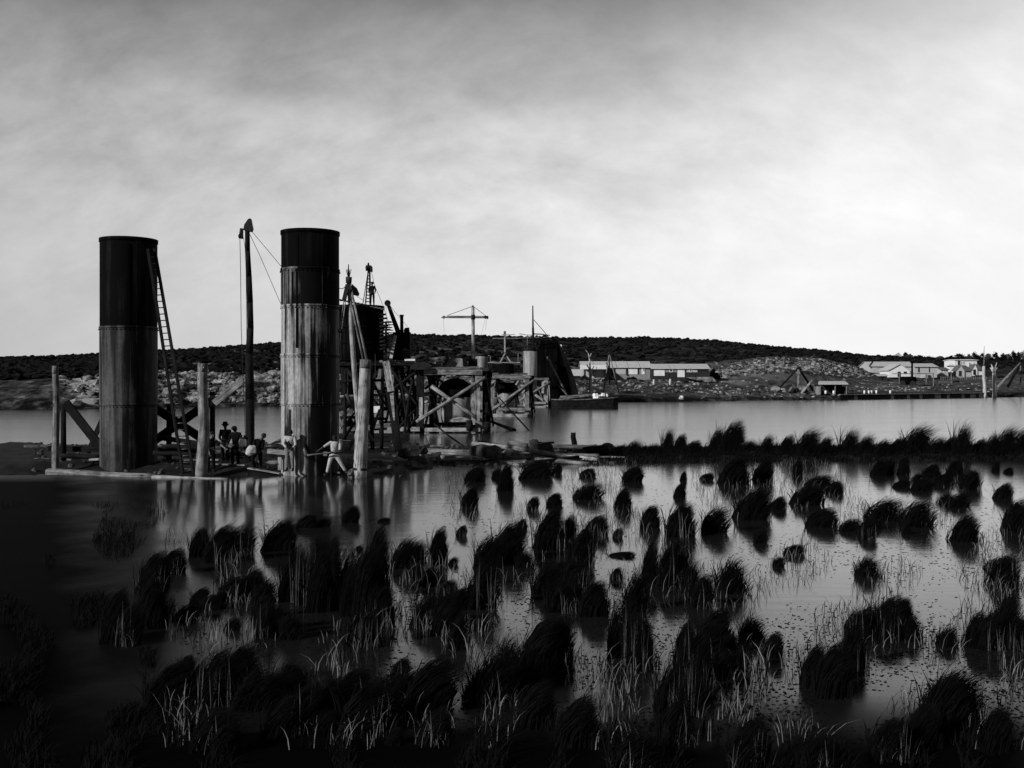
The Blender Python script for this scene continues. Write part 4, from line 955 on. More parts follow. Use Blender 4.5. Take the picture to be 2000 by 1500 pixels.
# buildings at the right
b1 = shed('long gabled barn with a pale roof behind the lime washed hut', 1700, 1786, 727, 715, 706.5, 290, 9, BOARD_P, SHINGLE, [('panel', 1704, 1715, 716, 727, BOARD_P), ('door', 1725, 1727.5, 715, 726, BOARD_D)])
mb = MB(); d = 289.4; mb.bar(P(1698, 715.5, d), P(1704, 707, d + 4.5), .3, .3); mb.build('barge_board', BOARD_D, b1)
shed('pale roofed store behind the timber gantry', 1786, 1830, 727, 716, 710, 288, 8, BOARD_P, SHINGLE, [('door', 1793, 1796, 717, 727, BOARD_D), ('door', 1814, 1816, 717, 727, BOARD_D)])
t = thing('cottage', 'lime washed gabled hut with a dark doorway, in front of the long barn', 'cottage', P(1757, 736, 270)); d = 270
mb = MB(); mb.prism([P(1737, 737, d), P(1777, 737, d), P(1777, 724, d), P(1758, 712, d), P(1737, 722, d)], (0, 7, 0)); mb.build('wall', WHITEWASH, t)
MB().prism([P(1735, 724, d - .3), P(1758, 711.6, d - .3), P(1758, 710.6, d - .3), P(1735, 722.6, d - .3)], (0, 7.6, 0)).build('roof', SHINGLE, t); MB().prism([P(1758, 711.6, d - .3), P(1782, 727.4, d - .3), P(1782, 726, d - .3), P(1758, 710.6, d - .3)], (0, 7.6, 0)).build('roof', SHINGLE, t)
MB().box(P(1756, 731, d - .05), .75, .1, 1.35).build('door', GLASSD, t); MB().box(P(1768, 728, d - .05), .8, .1, .6).build('window', GLASSD, t)
t = thing('tent', 'pale pyramid tent on the skyline above the barn', 'tent', P(1755, 698, 425)); p0, p1, ap = P(1744, 699, 425), P(1766, 699, 425), P(1755.5, 688.5, 427)
mb = MB(); mb.v += [p0[:], p1[:], (p1.x, 430, p1.z), (p0.x, 430, p0.z), ap[:]]
for f in ((0, 1, 4), (1, 2, 4), (2, 3, 4), (3, 0, 4)): mb.face(f)
mb.build('canvas', CLOTH_W, t); MB().log(p0 + Vector((0, -.1, 0)), ap, .05, .05, 5).build('ridge_rope', ROPE, t)
wh = shed('white two storey house on the rise at the right', 1865, 1908, 718, 703.5, 702, 325, 8, WHITEWASH, WHITEWASH, [('window', 1876, 1878.5, 707, 711, GLASSD), ('window', 1881, 1883.5, 706.5, 710.5, GLASSD), ('window', 1892, 1895, 708, 714, BOARD), ('window', 1901, 1903, 707.5, 710.5, GLASSD)], name='house', cat='house')
MB().box(P(1863.5, 710, 328), .3, 7, 2.2).build('side_boarding', BOARD_D, wh)
def cottage(label, x0, xm, x1, yb, ye, yr, d, wm, rm):
    t = thing('cottage', label, 'cottage', P((x0 + x1) / 2, yb, d)); g = xm - x0
    L, M_, Rr = G(x0, d).x, G(xm, d).x, G(x1, d).x; zb, ze, zr = (EYE - (y - HOR) / F * d for y in (yb, ye, yr))
    mb = MB(); mb.prism([(L, d, zb - 1), (M_, d, zb - 1), (M_, d, ze), ((L + M_) / 2, d, zr), (L, d, ze)], (0, .2, 0)); mb.build('gable_wall', wm, t)
    MB().box(((M_ + Rr) / 2, d + .6, (zb - 1 + ze) / 2), Rr - M_, .3, ze - zb + 1).build('front_wall', wm, t)
    A, Bz = (L + M_) / 2, zr
    MB().prism([(M_, d - .1, ze - .1), (Rr + .3, d - .1, ze - .1), (Rr - .6, d + 3.2, zr), (A, d - .15, zr)], (0, 0, .12)).build('roof', rm, t)
    MB().prism([(L - .2, d - .15, ze - .1), (A, d - .15, zr), (A, d + 3.2, zr), (L - .2, d + 3.2, ze - .1)], (0, 0, .12)).build('roof', rm, t)
    MB().box(((L + M_) / 2 - .1, d - .04, zb + .8), .8, .08, 1.6).build('door', BOARD_D, t)
    return t
cottage('small grey cottage with a steep dark roof below the white house', 1868, 1884, 1899, 735, 724, 714, 300, BOARD_P, SHINGLE_D)
cottage('white fronted cottage with a dark roof behind the bleached mooring pole', 1899, 1909, 1923, 732, 722, 712, 306, WHITEWASH, SHINGLE_D)
tag(MB().box(P(1858, 718, 322), 1.8, 2, 1.6).prism([P(1852, 714, 320.5), P(1864, 714, 320.5), P(1858, 709.5, 320.5)], (0, 3, 0)).build('outhouse', WHITEWASH), 'tiny white outhouse left of the white house', 'outhouse')
# timber gantry and black engine below it
t = thing('gantry', 'timber gantry of thin posts with a long level rail, before the lime washed hut', 'gantry', P(1790, 750, 255))
MB().bar(P(1744, 730, 255), P(1824, 729.5, 255), .2, .2).build('rail', W_MID, t)
for px, yb in ((1756.5, 751), (1809, 751), (1823, 753), (1858, 748)): MB().bar(P(px, yb + 2, 255), P(px, 729, 255), .2, .2, (0, 1, 0)).build('post', W_MID, t)
t = thing('pump_engine', 'black pumping engine with a tall stovepipe, under the timber gantry', 'engine', P(1774, 752, 253))
mb = MB(); mb.box(P(1770, 743, 253), 2.6, 1.5, 1.9); mb.log(P(1760, 742, 253), P(1788, 742, 253), .8, .8, 14); mb.build('boiler', IRON_BLACK, t)
mb = MB(); mb.log(P(1781.5, 742, 253), P(1781.5, 709, 253), .28, .22, 10); mb.build('stovepipe', IRON_BLACK, t); mb = MB(); mb.lathe(P(1781.5, 709, 253), [(.2, -.2), (.42, .1), (.3, .6), (.1, .7)], 12); mb.build('pipe_cap', IRON_BLACK, t)
for px in (1763, 1783): MB().log(P(px, 749, 252), P(px, 749, 252.2), .7, .7, 14).build('wheel', IRON_RUST, t)
tag(MB().prism([P(1804, 738, 258), P(1821, 739, 258), P(1820, 732.5, 258), P(1807, 731.5, 258)], (0, 2.5, 0)).build('tarpaulin_cover', CLOTH_W), 'white sheet spread over a stack under the gantry rail', 'tarpaulin')
t = thing('row_boat', 'dark upturned row boat lying on the grass behind the quay', 'boat', P(1809, 753, 240)); mb = MB()
pts = [P(1798 + 22 * q, 755 - 3.6 * math.sin(math.pi * q) ** .6, 240) for q in np.linspace(0, 1, 12)]; mb.prism(pts, (0, 1.1, 0)); mb.build('hull', W_DARK, t); MB().bar(P(1799, 755, 239.9), P(1820, 755, 239.9), .1, .1).build('gunwale', W_MID, t)
# bleached mooring poles and boom at the right end of the quay
t = thing('mooring_pole', 'tall thin bleached pole at the end of the quay wall', 'pole', G(1922, 226)); MB().log(G(1923, 225, -.3), P(1921.5, 715, 225), .40, .30, 10, .1, 8).build('shaft', BARK_P, t); MB().log(P(1921.5, 716, 225), P(1922.5, 676, 225), .16, .04, 8, .05, 4).build('top_spar', W_MID, t)
t = thing('dead_tree', 'bleached dead trunk with a forked top, right of the thin mooring pole', 'tree', G(1941, 228)); MB().log(G(1942, 228, -.3), P(1942, 722, 228), .46, .36, 12, .12, 8, rough=.06).build('trunk', BARK_P, t)
for x1, y1, r in ((1947, 708, .2), (1936, 712, .3), (1948, 718, .2), (1934, 718, .28)): MB().log(P(1941.5, 726, 228), P(x1, y1, 228), r + .1, r * .3, 8, .05, 4).build('limb', BARK_P, t)
t = thing('derrick_crane', 'boom of a shore derrick with its dark back leg, at the right edge', 'derrick', P(1950, 760, 245)); MB().log(P(1948, 757, 245), P(1993, 709, 247), .35, .25, 10).build('boom', W_MID, t); MB().log(P(1993, 709, 247), P(1968, 756, 250), .3, .3, 8).build('back_leg', W_DARK, t); MB().log(P(1993, 760, 249), P(1993.5, 712, 249), .22, .16, 8).build('post', W_GREY, t)
MB().rope([P(1993, 709, 247), P(2010, 745, 255)], .05).build('stay', ROPE, t)
# quarry sheer legs
t = thing('quarry_derrick', 'black legged derrick with a raised jib in front of the pale quarry face', 'derrick', P(1559, 772, 207))
MB().log(P(1519, 761, 212), P(1559, 719, 209), .20, .2, 8).build('leg', W_DARK, t); MB().log(P(1588, 762, 212), P(1560, 719, 209), .26, .22, 8).build('leg', W_DARK, t)
MB().bar(P(1558.5, 770, 207), P(1559, 722, 208.6), .32, .32, (0, 1, 0)).build('mast', W_MID, t); MB().log(P(1562, 719, 209), P(1592, 692, 210), .14, .11, 8).build('jib', W_GREY, t); MB().log(P(1592, 692, 210), P(1602, 688, 210), .06, .05, 5).build('jib_tip', W_DARK, t)
mb = MB(); mb.log(P(1557, 718, 209), P(1563, 718, 209), .25, .25, 8); mb.build('head_block', IRON_RUST, t)
tag(MB().log(P(1563, 771, 206), P(1587, 743, 206.5), .26, .24, 8).build('raking_log', W_PALE), 'pale log raised on a slant beside the quarry derrick mast', 'log')
t = thing('small_quarry_derrick', 'thin pale derrick high on the quarry slope', 'derrick', P(1528, 725, 240)); MB().log(P(1528, 728, 240), P(1532, 697, 240), .18, .12, 6).build('mast', W_MID, t); MB().log(P(1534, 722, 241), P(1532, 697, 240), .12, .1, 6).build('leg', W_MID, t); MB().log(P(1518, 708, 240), P(1532, 698, 240), .1, .08, 6).build('jib', W_MID, t)
tag(MB().bar(P(1512, 719, 239), P(1540, 720, 239), 1.0, .25).build('plank_stage', W_DARK), 'dark plank stage at the foot of the thin pale quarry derrick', 'staging')
t = thing('stone_hoist', 'small frame of pale posts on the quarry edge above the open hut', 'frame', P(1608, 730, 240))
for a, e in (((1596, 731), (1596, 718)), ((1604, 729), (1612, 713)), ((1611, 727), (1610, 716)), ((1596, 727), (1612, 726))): MB().log(P(*a, 240), P(*e, 240), .12, .1, 6).build('post', W_MID, t)
# dead tree and tripod behind the barge
t = thing('dead_tree', 'bare pale dead tree behind the middle of the black barge', 'tree', P(1154, 772, 158))
MB().log(P(1154, 778, 158), P(1153, 720, 158), .27, .20, 12, .04, 6, rough=.05).build('trunk', BARK_P, t)
for pts, r in (([(1153, 722), (1151, 700), (1149, 690), (1144, 684)], .13), ([(1151.5, 698), (1155, 690)], .07), ([(1152, 722), (1146, 712)], .12), ([(1154, 728), (1160, 715)], .09), ([(1155, 735), (1162, 728), (1166, 716)], .07), ([(1153, 732), (1148, 730)], .08)):
    mb = MB()
    for i, (a, e) in enumerate(zip(pts[:-1], pts[1:])): mb.log(P(*a, 158), P(*e, 158), r * (1 - i * .22), r * (.75 - i * .22), 7)
    mb.build('limb', BARK_P, t)
t = thing('tripod', 'tall thin tripod with a cross rail behind the barge stern', 'tripod', P(1193, 772, 164))
for x0, y0, r in ((1178, 772, .10), (1209, 768, .10)): MB().log(P(x0, y0, 163.5), P(1190, 690, 164), r, r * .8, 7).build('leg', W_MID, t)
MB().log(P(1191, 752, 166), P(1190, 690, 164), .1, .1, 7).build('leg', W_DARK, t); MB().bar(P(1184, 738, 163.7), P(1203, 738, 163.7), .1, .1).build('cross_rail', W_GREY, t); MB().log(P(1189, 692, 163.9), P(1191, 686, 164.1), .18, .14, 8).build('head_block', IRON_RUST, t)
for i, (px, y0, y1, d) in enumerate(((1277, 752, 741, 196), (1309, 752, 740, 196))): tag(MB().log(P(px, y0, d), P(px, y1, d), .26, .2, 8, 0, 3, rough=.1).build('stump', BARK_P), f'pale tree stump on the terrace {"below the long shed white doors" if i else "below the gap between workshop and long shed"}', 'stump')
V, Fc = scatter([ROCKS[2]], ICO2[1], [P(1331, 776, 180)], [.45]); tag(raw('boulder', V, Fc, WHITEWASH), 'lone white boulder at the far waterline below the long shed', 'boulder')
BL = [(1458, 758, 1.0), (1472, 764, .75), (1485, 757, 1.1), (1475, 771, .7), (1500, 762, .9), (1512, 759, .9), (1525, 772, .9), (1532, 765, .8), (1545, 758, 1.2), (1496, 774, .6), (1541, 776, .7), (1569, 758, 1.0), (1589, 772, .8)]
WHERE = ['leftmost of the row', 'small and low', 'big and angular', 'close to the water', 'grey and rounded', 'behind the derrick leg foot', 'just left of the derrick mast', 'halfway up the heap', 'largest, behind the mast', 'lowest by the water', 'under the derrick mast', 'between mast and right leg', 'beside the raised pale log']
for (px, y, s), wl in zip(BL, WHERE):
    d = 207; V, Fc = scatter([ROCKS[R.randrange(6)]], ICO2[1], [P(px, y, d)], [s], (1.1, 1, .7)); tag(raw('boulder', V, Fc, STONE), f'quarried block by the black legged derrick, {wl}', 'boulder', 'quarried blocks below the quarry derrick')
for i, (a, e, r) in enumerate((((1366, 781), (1390, 767), .1), ((1418, 767), (1437, 782), .16), ((1425, 763), (1458, 763), .08), ((1455, 768), (1463, 779), .1), ((1322, 751), (1333, 755), .15))):
    tag(MB().log(P(*a, 188), P(*e, 189), r, r, 6).build('driftwood_spar', W_MID), 'thin pale spar on the far shore, ' + ('raking up from the water', 'thickest, sloping into the water', 'lying level on the bank', 'short and steep', 'short, near the stumps')[i], 'spar')
# trees along the right hand skyline
leafq = []
def far_tree(label, px, d, h, wd, seed):
    g = np.random.default_rng(seed); b = P(px, 0, d); b.z = hz(px, d) - .3
    t = thing('bush_tree', label, 'tree', b, 'trees along the skyline')
    MB().log(b, b + Vector((0, 0, h * .6)), .16, .07, 7).build('trunk', BARK, t)
    n = 700; cl = g.normal(0, 1, (7, 3)); cl /= np.linalg.norm(cl, axis=1)[:, None]; cl *= g.uniform(.3, .75, (7, 1)); k = g.integers(0, 7, n)
    p = cl[k] + g.normal(0, .2, (n, 3)); tp = 1 - .45 * np.clip(p[:, 2:3] + .3, 0, 1.2); p = p * np.array([wd / 2, wd / 2, h * .52]) * np.concatenate([tp, tp, np.ones_like(tp)], 1) + np.array([b.x, b.y, b.z + h * .46])
    u = g.normal(0, 1, (n, 3)); u /= np.linalg.norm(u, axis=1)[:, None]; w_ = np.cross(u, g.normal(0, 1, (n, 3))); w_ /= np.linalg.norm(w_, axis=1)[:, None]; s = g.uniform(.14, .34, (n, 1))
    V = np.stack([p - u * s, p + w_ * s * .6, p + u * s, p - w_ * s * .6], 1).reshape(-1, 3); Fq = np.arange(n * 4).reshape(-1, 4)
    raw('crown', V, Fq, SCRUB_L if seed % 3 == 0 else SCRUB, t)
TR = [(1775, 2.6, 5), (1792, 2.4, 6), (1813, 2.2, 6), (1836, 2.6, 6), (1856, 3.2, 6), (1874, 4.0, 6.5), (1892, 3.6, 5), (1905, 4.4, 5), (1918, 3.6, 5), (1932, 4.2, 5), (1945, 4.9, 4.4), (1957, 5.2, 4.6), (1968, 4.4, 5), (1979, 6.2, 4.4), (1990, 5.2, 5), (2003, 6.6, 5), (2020, 6, 6), (2045, 6, 6)]
for i, (px, h, wd) in enumerate(TR):
    far_tree(f'dark skyline tree, {ORD[i]} along the ridge right of the pyramid tent', px, R.uniform(405, 420), h * .78, wd, 300 + i)
far_tree('small pale tree beside the grey cottage', 1840, 300, 3.6, 3, 333); far_tree('dark bush right of the pyramid tent', 1768, 420, 2.4, 2.4, 335); far_tree('bushy tree at the end of the long shed', 1396, 215, 3.0, 3.2, 340)

# ------------------------------------------------------------------ timber raft, debris and gear on the mud bank
def spar(label, a, e, r, mat, name='log', cat='log', flat=None, wob=.03, r1=None):
    mb = MB()
    for q_ in (a, e):
        if 40 < q_.y < 56: q_.z = max(q_.z, mudz(q_.x / q_.y * F + 1000, q_.y) + (r or flat[1] / 2) * .55)
    if flat: mb.bar(a, e, flat[0], flat[1])
    else: mb.log(a, e, r, r1 or r, 10, wob, 8, rough=.05)
    return tag(mb.build(name, mat), label, cat)
spar('long pale floating boom along the water in front of the laddered cylinder', P(93, 922, 42.3), P(300, 932, 41.2), .16, W_MID, 'boom_log', r1=.15)
spar('thin pale boom floating in front of the rough round pile', P(298, 932.5, 41.0), P(445, 936, 40.3), .10, W_PALE, 'boom_log', r1=.05)
spar('long pale pole crossing the timber raft on a slant, topmost', P(924, 867, 53.0), P(1168, 911, 48.3), .13, W_PALE, r1=.10, wob=.06)
spar('dark log along the back of the timber raft, ending beside the stump post', P(989, 868, 54.5), P(1184, 875, 54), .12, W_GREY, r1=.13)
spar('short dark log behind the start of the long slanted pole', P(934, 864, 54.8), P(978, 871, 54.5), .11, W_DARK)
spar('broken dark log with a pale upper side in the middle of the timber raft', P(991, 864, 54.2), P(1030, 871, 53.8), .14, W_GREY)
spar('thick pale log lying at the end of the timber raft', P(1092, 893, 49.8), P(1169, 892, 50.2), .16, W_PALE)
spar('long grey log low in front of the raft boulders', P(874, 909, 48.4), P(1066, 895, 49.6), .12, W_GREY, r1=.09, wob=.07)
spar('low pale log half in the water under the slanted pole', P(1046, 905, 48.2), P(1150, 916, 47.0), .15, W_MID, r1=.08)
spar('small flat pale plank at the water edge of the raft', P(977, 910, 47.9), P(1028, 911, 47.8), 0, W_PALE, 'plank', 'plank', (.35, .12))
spar('pale square beam end sticking out of the mud beside the marsh', P(995, 915, 47.0), P(1024, 919, 46.5), 0, W_MID, 'beam', 'beam', (.3, .22))
spar('pale plank leading from the thick pile to the raft boulders, upper', P(818, 880, 50.4), P(918, 884, 50.4), 0, W_PALE, 'plank', 'plank', (.5, .22))
spar('pale plank leading towards the raft boulders, lower', P(862, 893, 49.0), P(932, 899, 48.8), 0, W_PALE, 'plank', 'plank', (.45, .2))
spar('thin pale plank beside the upper plank near the dark crouching boulder', P(820, 889, 49.6), P(868, 891, 49.5), 0, W_PALE, 'plank', 'plank', (.3, .1))
spar('grey forked log lying diagonal at the left end of the raft', P(824, 908, 47.6), P(858, 887, 49.4), .16, W_MID, r1=.12)
spar('low slab of timber floating beside the mud point', P(799, 921, 45), P(838, 917, 45.6), 0, W_GREY, 'slab', 'slab', (.6, .15))
spar('thin pale rail on the mud behind the thick bolted pile', P(715, 898, 44.5), P(766, 901, 45), .05, W_PALE, 'rail', 'rail')
spar('short upright stump post at the back of the timber raft', P(1121, 876, 54.5), P(1120, 845, 54.5), .15, W_DARK, 'stump_post', 'post', r1=.14)
spar('black slanting boat hook pole from the largest trestle down to the raft', P(848, 828, 62), P(912, 877, 51), .05, W_DARK, 'pole', 'pole')
spar('thin black pole slanting down into the river from the middle trestle', P(974, 776, 96), P(1033, 841, 78.8), .06, W_DARK, 'pole', 'pole')
spar('dark spar half afloat beside the largest trestle', P(958, 823, 80), P(1006, 841, 78.5), .09, W_DARK, r1=.16)
mb = MB(); mb.rope([P(891 + 6 * math.cos(a), 872 + 4.5 * math.sin(a), 51) for a in np.linspace(0, 6.28, 12)], .025); tag(mb.build('rope_loop', ROPE), 'loop of rope standing at the foot of the black boat hook pole', 'rope')
spar('dark log with branch stubs on the back edge of the raft, right end', P(1140, 882, 52.5), P(1184, 878, 53), .22, W_DARK, 'stump_log', r1=.3)
RK = [(944, 881, 50, .58, STONE_D, 'dark angular boulder under the start of the long slanted pole'), (960, 887, 49.5, .5, STONE_D, 'small dark boulder beside the angular one under the pole'), (1062, 877, 51.5, .52, STONE_D, 'tilted dark block standing in the middle of the raft'),
      (1044, 869, 53, .45, STONE_D, 'dark rounded lump left of the tilted block'), (990, 884, 50.5, .35, STONE, 'pale broken stone under the middle of the slanted pole'), (1010, 886, 50.4, .26, STONE, 'small pale stone chip under the slanted pole'),
      (1128, 883, 51.5, .35, STONE_D, 'rough grey stone below the stump post'), (790, 884, 46.5, .38, IRON_RUST, 'black rounded heap at the foot of the leaning two toned spar'), (825, 878, 49.5, .28, IRON_RUST, 'black jagged heap on the upper pale plank'),
      (815, 900, 47, .6, STONE_D, 'dark mound of earth and stone at the left end of the raft'), (870, 905, 48, .5, STONE_D, 'dark earth lump below the lower pale plank'), (690, 925, 41, .3, STONE, 'pale stone at the foot of the thick bolted pile'),
      (1183, 872, 53.5, .35, STONE_D, 'dark root lump at the far end of the raft'), (1040, 899, 49, .3, STONE_D, 'small dark stone between the low logs')]
for i, (px, y, d, s_, mt, lb) in enumerate(RK):
    V, Fc = scatter([ROCKS[i % 6]], ICO2[1], [P(px, y, d)], [s_], (1.1, .9, .75)); tag(raw('boulder' if 'heap' not in lb and 'mound' not in lb and 'lump' not in lb else 'heap', V, Fc, mt), lb, 'stone')
V, Fc = scatter(ROCKS1, ICO1[1], *zip(*[((lambda q: (q.x, q.y, max(.02, mudz(px_, q.y)) + .02))(G(px_, d_)), s_) for px_, d_, s_ in [(px_, (lambda e: R.uniform(e[0] + .2, e[1] - .5))(strip_edges(px_)), R.uniform(.03, .16)) for px_ in [R.uniform(60, 1200) for _ in range(900)]]])); tag(raw('mud_stones', V, Fc, STONE_D), kind='stuff')
for i in range(26):
    pass
# leaning two toned spar behind the thick pile, with props
t = thing('leaning_spar', 'tall leaning spar, pale above and black below, between the thick pile and the largest trestle', 'spar', P(772, 880, 47))
MB().bar(P(764, 765, 47), P(754, 706, 47.2), .30, .22, (0, 1, 0)).build('upper_length', W_PALE, t); MB().bar(P(779, 882, 46.8), P(762, 762, 47.1), .36, .30, (0, 1, 0)).build('lower_length', W_DARK, t)
MB().prism([P(761, 770, 46.8), P(768.5, 766, 46.8), P(771, 815, 46.8), P(770, 826, 46.8), P(766, 808, 46.8)], (0, .06, 0)).build('pale_face_board', W_PALE, t)
spar('short pale prop leaning against the thick bolted pile', P(684, 878, 43), P(699, 845, 42.5), .10, W_MID, 'prop', 'prop')
spar('pale strip of timber behind the thick bolted pile, standing', P(695, 780, 45), P(697, 840, 44), .08, W_PALE, 'strip', 'timber')
t = thing('work_raft', 'dark floating work stage behind the thick pile, stacked with timber', 'raft', P(720, 850, 60))
MB().box(P(720, 856, 61), 4.6, 3.0, .45).build('deck', W_DARK, t)
for i, (xa, ya, xb, yb, mt) in enumerate(((668, 838, 756, 836, W_GREY), (664, 832, 690, 800, W_MID), (700, 836, 690, 812, W_GREY), (664, 810, 680, 798, W_PALE), (720, 834, 764, 830, W_MID), (668, 842, 700, 842, W_MID))):
    MB().bar(P(xa, ya, 60), P(xb, yb, 60.4), .25, .2, (0, 1, 0)).build('stacked_timber', mt, t)
tag(MB().prism([P(722, 794, 62), P(742, 793, 62), P(740, 806, 62), P(724, 806, 62)], (0, .4, 0)).build('stone_block', WHITEWASH), 'pale squared block hanging behind the thick bolted pile', 'stone block')
MB().rope([P(733, 794, 62.2), P(733, 700, 62.2), P(733, 690, 76)], .02).build('sling_rope', ROPE, bpy.data.objects['stone_block.001'])
spar('dark slanting timber brace right behind the thick pile', P(700, 770, 58), P(668, 800, 58), .2, W_DARK, 'brace', 'timber'); spar('pale triangular offcut board standing behind the thick pile', P(738, 760, 59), P(746, 722, 59), 0, W_MID, 'board', 'board', (.35, .06))
spar('pale square beam behind the white trousered man', P(665, 868, 45), P(690, 870, 45), 0, W_PALE, 'beam', 'beam', (.4, .38))
# work bench by the streaked cylinder
t = thing('work_bench', 'rough bench of a pale plank on posts, before the streaked cylinder', 'bench', P(575, 920, 41.6))
MB().bar(P(524, 881, 41.7), P(572, 885, 41.7), .34, .17).build('plank', W_PALE, t); MB().bar(P(570, 885, 41.8), P(640, 886, 41.8), .3, .16).build('plank', W_GREY, t)
for px in (547, 592, 634): MB().bar(P(px, 918, 41.8), P(px, 888, 41.8), .15, .12, (0, 1, 0)).build('post', W_PALE if px == 547 else W_MID, t)
tag(MB().prism([P(515, 876, 43.2), P(552, 856, 44.6), P(556, 868, 44.0), P(545, 876, 43.2)], (0, .1, .06)).build('slab', W_MID), 'pale slab of timber sloping up behind the bench', 'slab')
spar('dark coil and tools lying on the bench', P(530, 872, 41.9), P(556, 874, 41.9), .10, IRON_RUST, 'coil', 'coil')
t = thing('hand_winch', 'small dark hand winch beside the mast foot', 'winch', P(478, 876, 42.6))
MB().bar(P(471, 880, 42.6), P(471, 850, 42.6), .08, .08, (0, 1, 0)).build('post', W_DARK, t); MB().bar(P(478, 880, 42.6), P(478, 850, 42.6), .08, .08, (0, 1, 0)).build('post', W_DARK, t); MB().log(P(468, 856, 42.6), P(485, 856, 42.6), .05, .05, 8).build('axle', IRON_RUST, t); MB().lathe(P(474, 872, 42.5), [(.14, 0), (.16, .12), (.14, .3)], 12).build('drum', WHITEWASH, t)
for i, (xa, ya, xb, yb, d) in enumerate(((318, 872, 410, 874, 43.6), (455, 880, 486, 882, 43), (300, 884, 380, 890, 43), (425, 866, 470, 874, 43.4), (120, 890, 195, 892, 44.5), (505, 900, 545, 904, 42.2))):
    spar('rough timber on the mud, ' + ('lying behind the ladder foot', 'short, at the mast foot', 'dark, crossing under the ladder', 'behind the hatted man', 'left of the laddered cylinder', 'below the bench end')[i], P(xa, ya, d), P(xb, yb, d), .10, W_GREY if i % 2 else W_DARK, 'log')

# ------------------------------------------------------------------ people
def skin_obj(chains, mat, name, parent, extra=None, sub=2):
    """chains: list of [(point, radius), ...]; points shared by equal coordinates become one vertex"""
    idx, vs, rs, es = {}, [], [], []
    for ch in chains:
        prev = None
        for p, r in ch:
            k = tuple(round(c, 4) for c in p)
            if k not in idx: idx[k] = len(vs); vs.append(Vector(p)); rs.append(r)
            i = idx[k]
            if prev is not None and prev != i: es.append((prev, i))
            prev = i
    me = bpy.data.meshes.new('tmp'); me.from_pydata([v[:] for v in vs], es, []); ob = bpy.data.objects.new('tmp', me); C.objects.link(ob)
    ob.modifiers.new('s', 'SKIN'); m2 = ob.modifiers.new('d', 'SUBSURF'); m2.levels = m2.render_levels = sub
    for i, r in enumerate(rs):
        q = r if isinstance(r, tuple) else (r, r); me.skin_vertices[0].data[i].radius = q; me.skin_vertices[0].data[i].use_root = (i == 0)
    dg = bpy.context.evaluated_depsgraph_get(); dg.update(); nm = bpy.data.meshes.new_from_object(ob.evaluated_get(dg)); bpy.data.objects.remove(ob)
    bm = bmesh.new(); bm.from_mesh(nm)
    if extra is not None:
        e_me = bpy.data.meshes.new('e'); e_me.from_pydata(extra.v, [], extra.f); bm.from_mesh(e_me); bpy.data.meshes.remove(e_me)
    bmesh.ops.recalc_face_normals(bm, faces=bm.faces); bm.to_mesh(nm); bm.free()
    nm.name = name; nm.materials.clear(); nm.materials.append(mat); nm.polygons.foreach_set('use_smooth', [True] * len(nm.polygons))
    o = bpy.data.objects.new(name, nm); attach(o, parent); return o
